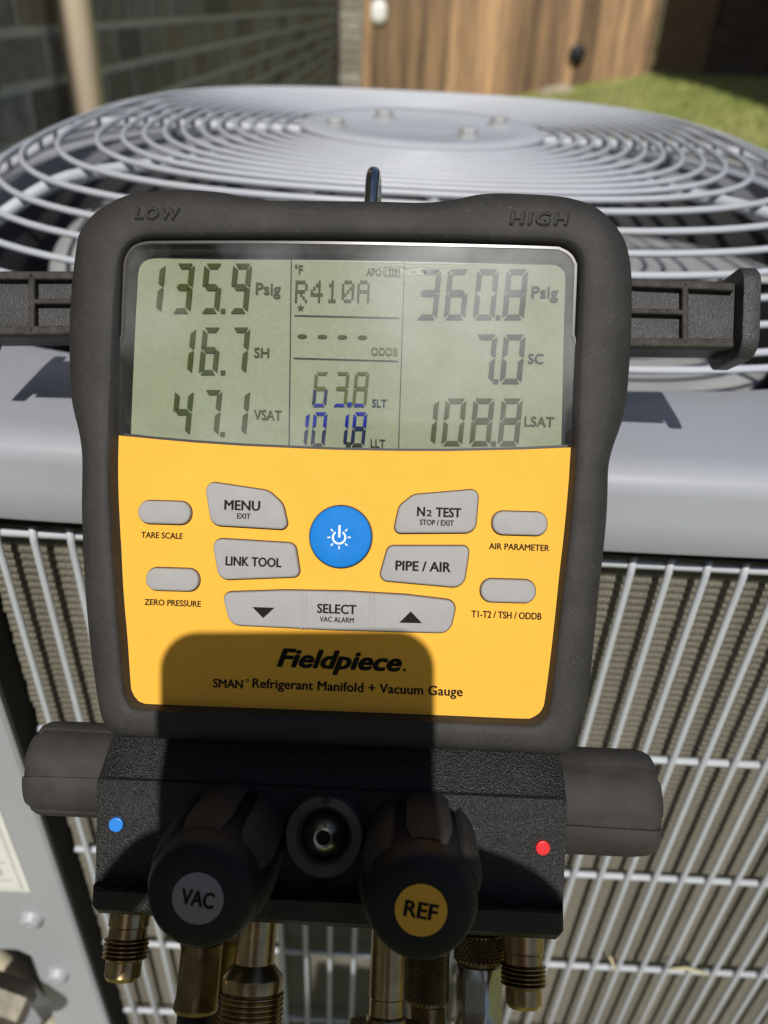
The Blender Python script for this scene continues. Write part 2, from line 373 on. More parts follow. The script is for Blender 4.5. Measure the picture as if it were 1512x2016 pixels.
def roundpoly(pts, rad, seg=6):
    n = len(pts); out = []
    for i in range(n):
        p = Vector(pts[i]); a = Vector(pts[i-1]); c = Vector(pts[(i+1) % n]); r = rad[i] if isinstance(rad, (list, tuple)) else rad
        if r <= 0: out.append(p); continue
        d1 = (a-p); d2 = (c-p); l1, l2 = d1.length, d2.length; d1.normalize(); d2.normalize()
        ang = d1.angle(d2); t = min(r/tan(ang/2), l1*.48, l2*.48); r = t*tan(ang/2)
        cen = p + (d1+d2).normalized()*(r/sin(ang/2))
        s = p+d1*t - cen; e = p+d2*t - cen; a0 = atan2(s.y, s.x); da = atan2(e.y, e.x)-a0
        while da > pi: da -= 2*pi
        while da < -pi: da += 2*pi
        for k in range(seg+1): out.append(cen + Vector((cos(a0+da*k/seg), sin(a0+da*k/seg)))*r)
    return out
def loops(Ls, cap0=True, cap1=True):
    """skin a stack of equal-length closed loops of 3D points"""
    n = len(Ls[0]); V = [p for l in Ls for p in l]; Fc = []
    for i in range(len(Ls)-1):
        for k in range(n):
            l = (k+1) % n; Fc.append((i*n+k, i*n+l, (i+1)*n+l, (i+1)*n+k))
    if cap0: Fc.append(tuple(reversed(range(n))))
    if cap1: Fc.append(tuple((len(Ls)-1)*n+k for k in range(n)))
    return V, Fc
def L3(P, z): return [Vector((p.x, p.y, z)) for p in P]
def slab(P, z0, z1, bev=0.0):
    P = ccw(P)
    if bev <= 0: return loops([L3(P, z0), L3(P, z1)])
    return loops([L3(P, z0), L3(P, z1-bev), L3(inset(P, bev*.3), z1-bev*.3), L3(inset(P, bev), z1)])
def pxpoly(pts, wd, rad=0, seg=6):
    P = roundpoly(pts, rad, seg) if rad else [Vector(p) for p in pts]
    return [fp(p.x, p.y, wd) for p in P]
def catmull(pts, sub=5):
    n = len(pts); P = [Vector(p) for p in pts]; out = []
    for i in range(n):
        p0, p1, p2, p3 = P[i-1], P[i], P[(i+1) % n], P[(i+2) % n]
        for k in range(sub):
            t = k/sub
            out.append(.5*((2*p1) + (p2-p0)*t + (2*p0-5*p1+4*p2-p3)*t*t + (3*p1-p0-3*p2+p3)*t**3))
    return out
def text_mesh(s, w_, h_, m, bold=0.0, shear=0.0, thick=0.0, space=1.0):
    """outline lettering as a mesh centred on the origin, w_ wide and h_ high"""
    c = bpy.data.curves.new('lettering', 'FONT'); c.body = s; c.size = 1.0;  c.shear = shear; c.resolution_u = 3; c.space_character = space
    if thick: c.extrude = .05
    o = bpy.data.objects.new('tmp', c); COL.objects.link(o)
    dg = bpy.context.evaluated_depsgraph_get(); dg.update()
    me = bpy.data.meshes.new_from_object(o.evaluated_get(dg)); me.name = 'lettering'
    bpy.data.objects.remove(o); bpy.data.curves.remove(c)
    xs = [v.co.x for v in me.vertices]; ys = [v.co.y for v in me.vertices]
    cx, cy = (min(xs)+max(xs))/2, (min(ys)+max(ys))/2; sx = w_/(max(xs)-min(xs)); sy = h_/(max(ys)-min(ys))
    for v in me.vertices:
        v.co = Vector(((v.co.x-cx)*sx, (v.co.y-cy)*sy, (v.co.z/.05*thick) if thick else 0.0))
    if bold:
        co = [v.co.copy() for v in me.vertices]; fs = [tuple(p.vertices) for p in me.polygons]; V = []; Fc = []; b = bold*sy
        sc_x = (w_-2*b)/w_; sc_y = (h_-2*b*.6)/h_
        for i, (dx, dy) in enumerate(((-1, 0), (-.5, .55), (0, -.6), (.5, .55), (1, 0), (-.5, -.55), (.5, -.55), (0, .6))):
            k = len(V); V += [(q.x*sc_x+dx*b, q.y*sc_y+dy*b, q.z+i*3e-6) for q in co]; Fc += [tuple(j+k for j in f) for f in fs]
        bpy.data.meshes.remove(me); me = mesh('lettering', V, Fc)
    me.materials.clear(); me.materials.append(M[m])
    return me
def lettering(s, cx, cy, wpx, hpx, wd, m, parent, bold=.0, shear=0.0, thick=0.0, rot=0.0, space=1.0, name='lettering'):
    k = (FACE-wd)/FPX
    me = text_mesh(s, wpx*k, hpx*k, m, bold, shear, thick, space)
    o = link(name, me, parent); o.location = fp3(cx, cy, wd); o.rotation_euler = (0, 0, rot)
    return o

# ================================================================== BACKGROUND (world frame, metres)
YF = 12.0
za = world_on_y(1282, 150, YF); zb = world_on_y(1050, 188, YF)
zf = za.z
def lawn_z(y, x=9.0):
    x = max(-2.0, min(za.x, x)); zz = zb.z+(za.z-zb.z)*(x-zb.x)/(za.x-zb.x)
    return 0.0 if y < 3 else zz*(y-3)/(YF-3)
# ground sheet to the horizon
gv_, gf_ = [], []
ys_ = [-60, -6, 0, 3, 5, 8, YF, 30, 300]; xs_ = [-300, -40, -8, -2.0, 0, za.x, 12, 60, 300]
for y in ys_:
    for x in xs_: gv_.append((x, y, lawn_z(min(y, YF), x)))
for i in range(len(ys_)-1):
    for j in range(len(xs_)-1):
        a = i*len(xs_)+j; gf_.append((a, a+1, a+1+len(xs_), a+len(xs_)))
g = obj('ground', (gv_, gf_), 'lawn'); tag(g, 'grassy ground sloping up to the fence', kind='structure')
# grass blades where the lawn shows
V, Fc = [], []
rg = random.Random(3)
for i in range(42000):
    y = 4.5 + (YF-4.55)*rg.random()**.8; x = .6 + rg.random()*4.6
    h = .045 + .05*rg.random(); a = rg.random()*2*pi; wv = .006+.006*rg.random(); z = lawn_z(y, x)
    dx, dy = cos(a)*wv, sin(a)*wv; k = len(V); lx, ly = rg.uniform(-.03, .03), rg.uniform(-.03, .03)
    V += [(x-dx, y-dy, z-.005), (x+dx, y+dy, z-.005), (x+lx, y+ly, z+h)]; Fc.append((k, k+1, k+2))
g = obj('grass', (V, Fc), 'grass'); tag(g, 'sunlit green lawn grass below the wooden fence', 'grass', kind='stuff')

# --- brick house wall on the left
WX = -.610; BH = .076; BL = .195; WEND = 8.1
house = empty('brick_house', Matrix.Translation((WX, 0, 0)), 'shaded grey and brown brick house wall receding along the left', 'house')
obj('wall', box(-.20, .0, -1.2, WEND, 0, 2.6), 'mortar', house)
bmv, bmf = cbox(-.055, .0025, .0075, BL-.0075, .0075, BH-.0075, .002)
brick_me = mesh('brick', bmv, bmf, 'brick')
cells = []
for r_i in range(2, 14):
    off = (r_i % 2)*BL/2
    for c_i in range(1, int(WEND/BL)):
        y = c_i*BL+off
        if y+BL > WEND-.01: continue
        cells.append((y, r_i*BH))
def wpix(P):
    q = (U2W.inverted() @ Vector(P)); d = q.dot(F_)
    return (756+FPX*q.dot(R_)/d, 1008+FPX*q.dot(D_)/d, d) if d > .05 else None
vis, rest = [], []
for y, z in cells:
    q = wpix((WX, y+.1, z+.03))
    if q and -60 < q[0] < 720 and -40 < q[1] < 330: vis.append((q[2], y, z))
    elif z < 1.0: rest.append((y, z))
vis.sort()
for d, y, z in vis[:300]:
    o = link('brick', brick_me, house); o.location = (0, y, z); o.rotation_euler = (0, rg.uniform(-.004, .004), 0); o.location.x = rg.uniform(-.0005, .0015)
rest += [(y, z) for d, y, z in vis[300:]]
for r_i in range(14, 38):
    for c_i in range(-5, int(WEND/BL)-1):
        rest.append((c_i*BL+(r_i % 2)*BL/2, r_i*BH))
V, Fc = [], []
b8 = box(-.05, .0035, .005, BL-.005, .005, BH-.005)
for y, z in rest:
    k = len(V); V += [(a, b+y, c+z) for a, b, c in b8[0]]; Fc += [tuple(i+k for i in q) for q in b8[1]]
o = obj('brick_courses', (V, Fc), 'brick', house); o['kind'] = 'stuff'
# sunlit pilaster at the far end of the wall
obj('pilaster', box(.0, .215, WEND-.21, WEND+.02, 0, 2.6), 'mortar', house)
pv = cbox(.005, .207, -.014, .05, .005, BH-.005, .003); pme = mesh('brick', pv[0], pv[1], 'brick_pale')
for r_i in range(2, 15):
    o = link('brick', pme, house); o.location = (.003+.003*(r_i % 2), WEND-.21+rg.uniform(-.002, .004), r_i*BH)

# --- downspout on the wall
q = world_on_x(158, 90, WX+.045)
ds = empty('downspout', Matrix.Translation((q.x, q.y, 0)), 'beige round downspout pipe on the left brick wall', 'downspout')
obj('pipe', tube([(0, 0, .1), (0, 0, 1.2), (0, 0, 2.6)], .0285, 20), 'downspout', ds, smooth=True)
obj('elbow', tube([(0, 0, .12), (.01, -.01, .08), (.05, -.05, .05), (.13, -.12, .04)], .0285, 16), 'downspout', ds, smooth=True)
for z in (.55, 1.6): obj('strap', join(lathe((0, 0, z-.012), (0, 0, 1), [(.0305, 0), (.0305, .024)], 20), box(-.05, -.02, -.03, .03, z-.012, z+.012)), 'downspout', ds)

# --- cedar fence at the back
fe = empty('wooden_fence', Matrix.Translation((0, YF, zf)), 'sunlit weathered cedar plank fence across the back of the yard', 'fence')
x_end = world_on_y(1287, 120, YF).x
PW = .125; x = -1.6; i = 0
while x < x_end-.02:
    ww = min(PW-.006, x_end-x); top = 1.82+rg.uniform(-.02, .02); b0 = lawn_z(YF, x)-zf-.02+rg.uniform(0, .04)
    yo = rg.uniform(-.004, .004)
    pv = join(box(x, x+ww, yo, yo+.018, b0, top-.03), )
    vs_ = [(x, 0, b0), (x+ww, 0, b0), (x+ww, 0, top-.03), (x+ww-.025, 0, top), (x+.025, 0, top), (x, 0, top-.03)]
    P = [Vector((a, c)) for a, _, c in vs_]
    lo = loops([[Vector((p.x-x, yo, p.y)) for p in P], [Vector((p.x-x, yo+.018, p.y)) for p in P]])
    o = obj('plank', lo, 'plank', fe); o.location = (x, 0, 0)
    x += PW; i += 1
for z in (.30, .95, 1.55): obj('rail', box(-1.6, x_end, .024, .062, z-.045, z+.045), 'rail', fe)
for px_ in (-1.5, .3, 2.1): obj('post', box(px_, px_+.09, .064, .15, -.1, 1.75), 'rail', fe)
# small things on and before the fence
q = world_on_y(746, 24, YF-.03)
o = obj('latch_box', lathe((0, .03, 0), (0, -1, 0), [(.085, 0), (.095, .02), (.085, .05), (.05, .065)], 24, (0, 0, 1), lambda r, t, i, k: r*(1+.45*abs(cos(t)))), 'white_box', smooth=True); o.location = q; tag(o, 'small bright white box on the fence beside the brick corner', 'box')
q = world_on_y(1137, 104, YF-.06)
rt = empty('dark_round_object', Matrix.Translation(q), 'small round black lamp low on the sunlit fence', 'fitting')  # unidentified dark round object on the fence
obj('round_head', lathe((0, .055, 0), (0, -1, 0), [(.05, 0), (.085, .02), (.10, .05), (.095, .075), (.06, .09)], 24), 'black_box', rt, smooth=True)
obj('bracket', box(-.02, .02, .03, .058, -.09, .02), 'black_box', rt)
q = world_on_y(1098, 186, YF-.5)
bm = bmesh.new(); bmesh.ops.create_icosphere(bm, subdivisions=3, radius=1)
for v in bm.verts:
    n = 1+.18*sin(v.co.x*3.1+1)*cos(v.co.y*4.3)+.1*sin(v.co.z*7+v.co.x*5); v.co = Vector((v.co.x*.24*n, v.co.y*.16*n, v.co.z*.09*n))
me = bpy.data.meshes.new('rock'); bm.to_mesh(me); bm.free(); me.materials.append(M['rock'])
o = link('rock', me); o.location = (q.x, q.y, lawn_z(q.y, q.x)+.03); tag(o, 'pale flat stone on the grass at the foot of the fence', 'stone')

# --- shaded neighbour house on the right, with an added out-of-view roof to shade it
nx0 = x_end+.03
nb = empty('neighbour_house', Matrix.Translation((nx0, YF, 0)), 'dark brown brick house in deep shade beyond the lawn on the right', 'house')
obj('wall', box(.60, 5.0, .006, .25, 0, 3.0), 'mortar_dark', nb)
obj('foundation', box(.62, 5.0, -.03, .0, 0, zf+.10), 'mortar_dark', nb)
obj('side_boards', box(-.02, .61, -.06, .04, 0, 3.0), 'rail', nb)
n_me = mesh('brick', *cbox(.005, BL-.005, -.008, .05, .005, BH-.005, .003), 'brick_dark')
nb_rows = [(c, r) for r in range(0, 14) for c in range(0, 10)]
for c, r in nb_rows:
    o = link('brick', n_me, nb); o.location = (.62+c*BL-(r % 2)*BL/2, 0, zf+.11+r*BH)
def lawn_hit(x, y):
    v = U2W.to_3x3() @ ray(x, y); t = 5.0
    for i in range(60):
        p = Vector((0, 0, HC))+v*t; t += (p.z-lawn_z(p.y, p.x))/max(.02, -v.z+.05)
    return Vector((0, 0, HC))+v*t
sh = [lawn_hit(1296, 158), lawn_hit(1400, 186), lawn_hit(1512, 226)]
rf = [p+sdir*((3.0-p.z)/sdir.z)-Vector((nx0, YF, 0)) for p in sh]
roofpts = [Vector((rf[2].x+(rf[2].x-rf[1].x)*3, rf[2].y+(rf[2].y-rf[1].y)*3)), Vector((rf[1].x, rf[1].y)), Vector((rf[0].x, rf[0].y)), Vector((rf[0].x-.05, .4)), Vector((6.4, .4)), Vector((6.4, rf[2].y+(rf[2].y-rf[1].y)*3))]
obj('shade_roof', loops([L3(roofpts, 3.0), L3(roofpts, 3.14)]), 'roof', nb)  # unseen slab added for its shade; outline traced back from the wanted shadow edge
for x_, y_ in ((4.4, -5.2), (6.1, -5.2)): obj('post', box(x_, x_+.12, y_, y_+.12, 0, 3.0), 'rail', nb)  # invented supports for the added shade slab, out of view

# ================================================================== OUTDOOR UNIT (unit frame: camera at the origin, cap top at z = -0.143)
ZC = -.143; CX, CY = .013, .615; RIM = .311; TS = -.032
unit = empty('air_conditioner', U2W @ Matrix.Translation((CX, CY, ZC)), 'grey outdoor air conditioner unit with round wire fan guard on top', 'air conditioner')
OU = Vector((CX, CY, ZC))
def UV(vf): return [Vector(v)-OU for v in vf[0]], vf[1]
def UT(vf): return [Vector((v[0], v[1], v[2]+TS*(v[1]-.2325)))-OU for v in vf[0]], vf[1]      # top assembly, falling slightly to the back
def dome(a): x = a-.236; return .0465-.57*.5*(x+sqrt(x*x+.000144))       # flat top, sloping rim
def expo(a): t = max(0, min(1, (a-.10)/.13)); return 2+.9*t*t*(3-2*t)       # round near the hub, squarer outside
def rad_at(a, t): e = expo(a); return a*(abs(cos(t))**e+abs(sin(t))**e)**(-1/e)
def sq(a, z, n=192): return [Vector((CX+rad_at(a, 2*pi*k/n)*cos(2*pi*k/n), CY+rad_at(a, 2*pi*k/n)*sin(2*pi*k/n), z)) for k in range(n)]
# cap: rounded square sheet with a round opening, rolled edge and a turned-down skirt
YFR = .2325; HWX = CY-YFR; YBK = CY+.345
NS = 192
def capring(infl, z):
    out = []
    for k in range(NS):
        t = 2*pi*k/NS; cx_, sy_ = cos(t), sin(t)
        a = HWX+infl; ax_ = .336+infl; e = 5.0
        if sy_ > 0: a = .345+infl; e = 2.9
        rr = (abs(cx_/ax_)**e + abs(sy_/a)**e)**(-1/e)
        out.append(Vector((CX+rr*cx_, CY+rr*sy_, z)))
    return out
def circ(r, z): return [Vector((CX+r*cos(2*pi*k/NS), CY+r*sin(2*pi*k/NS), z)) for k in range(NS)]
stack = [sq(.3130, ZC-.030), sq(.3130, ZC-.004), sq(.3145, ZC-.001), sq(.3165, ZC), sq(.320, ZC+.0012), capring(-.013, ZC+.0012), capring(-.008, ZC+.0006), capring(-.004, ZC-.001), capring(-.001, ZC-.004), capring(0, ZC-.008),
         capring(.0005, ZC-.016), capring(.0012, ZC-.0185), capring(.0014, ZC-.0305), capring(.0008, ZC-.0318), capring(-.006, ZC-.0318), capring(-.006, ZC-.012)]
obj('top_cap', UT(loops(stack, False, False)), 'paint', unit, autos=40)
# fan shroud, blades, motor
obj('fan_shroud', UT(loops([sq(.3127, ZC-.030), sq(.304, ZC-.06), sq(.298, ZC-.16)], False, False)), 'inside', unit, smooth=True)
obj('inner_coil', UT(loops([sq(.302, ZC-.15), sq(.302, ZC-.29)], False, False)), 'inside', unit, smooth=True)
for k in range(4):
    a0 = radians(20+90*k); V = []; Fc = []; nu, nv = 10, 12
    for i in range(nu):
        for j in range(nv):
            r = .05+(.212)*i/(nu-1); sw = radians(80)*(j/(nv-1)-.5)+.35*(r-.05)
            if i < 3: sw *= (.45+.2*i)
            a = a0+sw; z = ZC-.046-.046*(j/(nv-1)-.5)*(.4+.6*i/(nu-1))
            V.append(Vector((CX+r*cos(a), CY+r*sin(a), z)))
    m0 = len(V); V += [v-Vector((0, 0, .0015)) for v in V]
    for i in range(nu-1):
        for j in range(nv-1):
            a = i*nv+j; Fc.append((a, a+nv, a+nv+1, a+1)); Fc.append((a+m0, a+1+m0, a+nv+1+m0, a+nv+m0))
    rim_ = [j for j in range(nv)] + [i*nv+nv-1 for i in range(1, nu)] + [(nu-1)*nv+j for j in range(nv-2, -1, -1)] + [i*nv for i in range(nu-2, 0, -1)]
    for a, b in zip(rim_, rim_[1:]+rim_[:1]): Fc.append((a, b, b+m0, a+m0))
    obj('fan_blade', UT((V, Fc)), 'blade', unit, smooth=True)
obj('fan_motor', UT(lathe((CX, CY, ZC-.12), (0, 0, 1), [(.06, 0), (.078, .01), (.078, .12), (.06, .135)], 32)), 'inside', unit, smooth=True)
obj('inner_floor', UV(loops([circ(.36, ZC-.30), circ(.36, ZC-.302)])), 'inside', unit)
# wire guard: rings and spokes
ringr = [.3110, .3040, .2915, .2790, .2665, .2550, .2420, .2235, .2040, .1910, .1800]
r = .1690
while r > .088: ringr.append(r); r -= .0105
for r in ringr:
    obj('guard_ring', UT(tube(sq(r, ZC+dome(r)+.0035, 128), .00175, 8, True)), 'wire', unit, smooth=True)
for k in range(8):
    a = radians(45*k+1.0-2.0*(k % 2)); pts = []
    for i in range(29):
        r = .06+(.3105-.06)*i/28; q_ = rad_at(r, a); pts.append(Vector((CX+q_*cos(a), CY+q_*sin(a), ZC+dome(r)+.0035-.0047)))
    obj('guard_spoke', UT(tube(pts, .0034, 10)), 'wire', unit, smooth=True)
zh = ZC+dome(.08)
hub = obj('hub_plate', UT(lathe((CX, CY, zh), (0, 0, 1), [(.080, 0), (.0845, .0015), (.0845, .0045), (.081, .0065), (.066, .0065), (.062, .0045), (.02, .0045)], 64)), 'wire', unit, autos=35)
for px_, py_ in ((655, 241), (757, 219), (985, 233), (922, 262)):
    q = on_z(px_, py_, zh+.008+TS*(CY-.2325))
    q = Vector((q.x, q.y, zh+.0045)); dd = Vector((q.x-CX, q.y-CY)); s_ = min(1, .062/max(.001, dd.length)); q.x = CX+dd.x*s_; q.y = CY+dd.y*s_
    obj('hub_bolt', (lambda vf: vf)(UT(lathe(q, (0, 0, 1), [(.0090, 0), (.0090, .0012), (.0066, .0016), (.0066, .0048), (.0054, .0060)], 6))), 'blade', hub)
# cabinet: dark core, coil rows, wire grille
ZB = -.80
obj('cabinet_core', UV(box(CX-.318, CX+.318, .275, YBK-.02, ZB, ZC-.31)), 'inside', unit)
obj('upper_gap_shade', UV(box(-.158, CX+.316, .2500, .2535, ZC-.047, ZC-.0325)), 'black_gap', unit)  # black strip put in for the shade under the cap
zrow = ZC-.048; k = 0
coil_seg = 6
prof = [(cos(pi*j/coil_seg-pi/2)*.0013, sin(pi*j/coil_seg-pi/2)*.0018) for j in range(coil_seg+1)]
V, Fc = [], []
for xx in (-.1585, CX+.316):
    for dy, dz in prof: V.append(Vector((xx, -dy, dz)))
n = len(prof)
for j in range(n-1): Fc.append((j, j+1, n+j+1, n+j))
coil_me = mesh('coil_row', V, Fc, 'coil', smooth=True)
while zrow > ZB+.03:
    o = link('coil_row', coil_me, unit); o.location = Vector((0, .2545+rg.uniform(-.0002, .0002), zrow))-OU
    o.location.x += rg.uniform(-.0006, .0006)
    zrow -= .0037; k += 1
obj('coil_back', UV(box(-.1585, CX+.316, .2547, .272, ZB, ZC-.046)), 'inside', unit)
GY = .2435
zt = ZC-.0455
for i in range(37):
    x = -.1470+.01425*i
    if x > CX+.312: break
    obj('grille_wire', UV(tube([(x, GY+.001, zt+.002), (x, GY, zt-.004), (x, GY, (zt+ZB)/2), (x, GY, ZB+.02)], .0015, 8)), 'wire', unit, smooth=True)
for z in (-.1910, -.3050, -.4010, -.4970, -.5840, -.672, -.757):
    obj('grille_rod', UV(tube([(-.1545, GY+.0026, z), (-.1535, GY+.0026, z), (.1, GY+.0026, z), (CX+.314, GY+.0026, z)], .0018, 10)), 'wire', unit, smooth=True)
# corner service panel at the left of the coil, with a notch for the valves
pe = -.1612
e1 = on_y(46, 1876, .2335); e2 = on_y(104, 2016, .2335)
PP = [Vector((CX-.326, ZC-.030)), Vector((pe, ZC-.030)), Vector((pe, ZB)), Vector((-.178, ZB)), Vector((-.178, e2.z-.16)), Vector((e2.x, e2.z-.02)), Vector((e1.x+.002, e1.z-.006)), Vector((e1.x-.004, e1.z)), Vector((-.262, e1.z)), Vector((-.262, ZB)), Vector((CX-.326, ZB))]
PP = ccw(PP)
obj('service_panel', UV(loops([[Vector((p.x, .2535, p.y)) for p in PP], [Vector((p.x, .2360, p.y)) for p in PP], [Vector((p.x, .2345, p.y)) for p in inset(PP, .0015)]])), 'panel', unit, autos=30)
obj('panel_lip', UV(box(pe-.001, pe+.0015, .237, .2590, ZB, ZC-.031)), 'black_gap', unit)  # coloured black for the shaded gap beside the panel
obj('side_panel', UV(box(CX-.326, CX-.319, .26, YBK-.02, ZB, ZC-.03)), 'panel', unit)
obj('side_panel', UV(box(CX+.319, CX+.326, .25, YBK-.02, ZB, ZC-.03)), 'panel', unit)
for px_, py_ in ((62, 1808), (114, 1918)):
    q = on_y(px_, py_, .2345)
    obj('panel_screw', UV(lathe((q.x, .2348, q.z), (0, -1, 0), [(.0070, 0), (.0070, .0008), (.0060, .0016), (.0052, .0044), (.0040, .0052), (.0016, .0040)], 20)), 'panel', unit, smooth=True)
s1 = on_y(3, 1585, .2342); s2 = on_y(61, 1755, .2342)
st = obj('rating_sticker', UV(box(-.262, s2.x, .2338, .2344, s2.z, s1.z+.02)), 'sticker', unit)
obj('sticker_border', UV(join(box(s2.x-.0042, s2.x-.0034, .2335, .2338, s2.z+.003, s1.z+.015), box(-.26, s2.x-.0034, .2335, .2338, s2.z+.003, s2.z+.0038))), 'print_grey', st)
for k in range(9):
    z = s2.z+.010+k*.0055
    obj('printed_line', UV(box(-.255, s2.x-.008-(k % 3)*.003, .2335, .2338, z, z+(.0065 if k == 1 else .0016))), 'print_grey', st)
# service valve and insulated pipe inside the notch
sv = empty('service_valve', U2W @ Matrix.Translation((-.226, .236, -.50)), 'brass service valve with cream insulated pipe in the lower left panel notch', 'valve')
vv = on_y(22, 1945, .225)
lv = vv-Vector((-.226, .236, -.50))
obj('valve_body', lathe(lv+Vector((-.02, 0, -.004)), (1, -.18, -.25), [(.010, 0), (.0125, .004), (.0125, .030), (.010, .034)], 6), 'valve_dark', sv)
obj('valve_cap', lathe(lv+Vector((.006, -.002, -.008)), (.7, -.5, -.7), [(.0090, 0), (.0100, .003), (.0100, .016), (.007, .019)], 6), 'steel', sv)
lp = on_y(82, 2004, .240)-Vector((-.226, .236, -.50))
obj('insulated_pipe', tube([lp+Vector((-.05, .014, .07)), lp+Vector((-.02, .01, .03)), lp, lp+Vector((.004, .0, -.05)), lp+Vector((.004, 0, -.16))], .0125, 16), 'cream', sv, smooth=True)

M['straw'] = mat('dry grass', (.62, .55, .34), .7, var=.3, vscale=200)
def straw(pxs, label):
    pts = [on_y(x_, y_, GY-.004) for x_, y_ in pxs]; c_ = sum(pts, Vector())/len(pts)
    o = obj('dry_grass_blade', tube([p-c_ for p in pts], [.0007, .0010, .0008, .0003], 6), 'straw', None, smooth=True); o.matrix_world = U2W @ Matrix.Translation(c_); tag(o, label, 'dry grass')
straw([(1201, 1884), (1206, 1896), (1211, 1906), (1208, 1918)], 'short bent dry grass blade standing on the lower grille rod')
straw([(1318, 1908), (1350, 1906), (1378, 1914), (1402, 1922)], 'long flat dry grass blade lying along the lower grille rod')
# concrete pad under the unit
pad = obj('pad', cbox(-.56, .56, -.55, .52, -.06, 0, .01), 'concrete'); pad.matrix_world = U2W @ Matrix.Translation((CX, CY, ZB)); tag(pad, 'concrete pad under the air conditioner', kind='structure')

# ================================================================== GAUGE (gauge frame: x right, y up, z towards the viewer)
G = empty('manifold_gauge', GW, 'black and amber digital refrigerant gauge with side knobs hung on the unit', 'gauge')
OUT = [(152, 480), (144, 542), (139, 604), (137.5, 660), (138, 725), (140.6, 777), (147, 812), (156, 846), (162, 880), (164, 918), (163, 1000), (165, 1063), (170, 1166), (178, 1257), (186, 1321), (196, 1383), (205, 1420), (220, 1440), (245, 1450),
       (400, 1456), (640, 1465), (865, 1474), (1000, 1480), (1100, 1486), (1120, 1481), (1131, 1466), (1138, 1440), (1152.7, 1402), (1163.4, 1321.7), (1172.8, 1228), (1181, 1147), (1190, 1067), (1195.5, 1000), (1197.5, 929), (1201, 903), (1208, 877), (1219, 847), (1228, 818), (1233.5, 789), (1238, 738), (1242, 673), (1244, 609), (1243.5, 542), (1240, 511), (1236, 490),
       (1229, 470), (1214, 447), (1194, 425), (1169, 406), (1139, 394.6), (1104, 387), (1054, 383), (993, 380.5), (953, 382), (928, 386), (903, 392), (873, 397), (827, 400), (752, 398), (653, 397), (543, 396), (503, 393), (472, 387), (442, 380), (402, 376), (362, 374), (302, 377), (251, 385), (216, 402), (186, 422), (166, 445), (156, 463)]
INB = [(213, 862), (224, 600), (229, 545), (231, 520), (236, 500), (246, 482), (262, 469), (284, 462), (315, 460), (480, 458), (680, 459), (890, 463), (1085, 469), (1120, 474), (1140, 488), (1149, 512), (1149, 560), (1143, 700), (1137, 884), (1131, 960), (1122, 1060), (1110, 1160), (1098, 1270), (1085, 1385), (1080, 1408), (1066, 1424), (1042, 1430), (860, 1422), (590, 1411), (290, 1399), (262, 1394), (246, 1378), (240, 1352), (232, 1257), (224, 1160), (217, 1060), (213, 960)]
PAN = [(234.5, 862), (242.5, 662), (248.6, 545), (249.5, 529), (253.5, 512), (262.5, 497), (276, 487), (297, 482), (330, 481.2), (480, 481), (660, 482.5), (890, 487), (1076, 492), (1102, 495.5), (1120, 506), (1130, 522), (1132, 540), (1128.5, 662), (1123.5, 884), (1120, 940), (1111, 1041), (1101, 1130), (1088, 1255), (1073, 1374), (1066, 1398), (1050, 1411), (1030, 1414.5), (848, 1407), (589, 1397), (300, 1386), (276, 1382), (263, 1367), (258, 1350), (251.5, 1257), (243.7, 1166), (238.6, 1063), (234, 960)]
CEN = Vector((686, 930)); NA = 288
def resample(pts, sub, n=NA):
    P = catmull(pts, sub); out = []
    m = len(P)
    for k in range(n):
        t = 2*pi*k/n; d = Vector((cos(t), sin(t))); best = None
        for i in range(m):
            a = P[i]-CEN; b = P[(i+1) % m]-CEN; e = b-a
            den = d.x*e.y-d.y*e.x
            if abs(den) < 1e-12: continue
            s = (a.x*e.y-a.y*e.x)/den; q = (a.x*d.y-a.y*d.x)/den
            if s > 0 and -1e-9 <= q <= 1+1e-9 and (best is None or s > best): best = s
        out.append(CEN+d*best)
    return out
RO = resample(OUT, 4); RI = resample(INB, 4); RP = resample(PAN, 4)
def rev(P): return list(reversed(P))
ro = [fp(p.x, p.y, -.006) for p in RO]; ri = [fp(p.x, p.y, 0) for p in RI]; rp = [fp(p.x, p.y, -.0045) for p in RP]
ro, ri, rp = rev(ro), rev(ri), rev(rp)      # counter-clockwise as seen from the viewer
def mix(A, B, t): return [a.lerp(b, t) for a, b in zip(A, B)]
o1 = mix(ro, ri, .05); o2 = mix(ro, ri, .14); o3 = mix(ro, ri, .28); o4 = mix(ro, ri, .46)
stack = [L3(inset(ro, .004), -.043), L3(inset(ro, .001), -.0405), L3(ro, -.037), L3(ro, -.0062), L3(o1, -.0042), L3(o2, -.0022), L3(o3, -.0008), L3(o4, -.0001), L3(mix(o4, ri, .5), 0), L3(mix(o4, ri, .93), -.0001), L3(ri, -.0005), L3(mix(ri, rp, .30), -.0014), L3(mix(ri, rp, .6), -.0032)]
obj('case', loops(stack, True, False), 'case', G, smooth=True)
obj('recess_wall', loops([L3(mix(ri, rp, .6), -.0032), L3(mix(ri, rp, .95), -.0046), L3(inset(rp, .0015), -.0047), L3(inset(rp, .002), -.0095)], False, False), 'recess', G, smooth=True)
# back plate of the panel well
obj('well_floor', slab(inset(rp, .0012), -.0105, -.0096), 'recess', G)
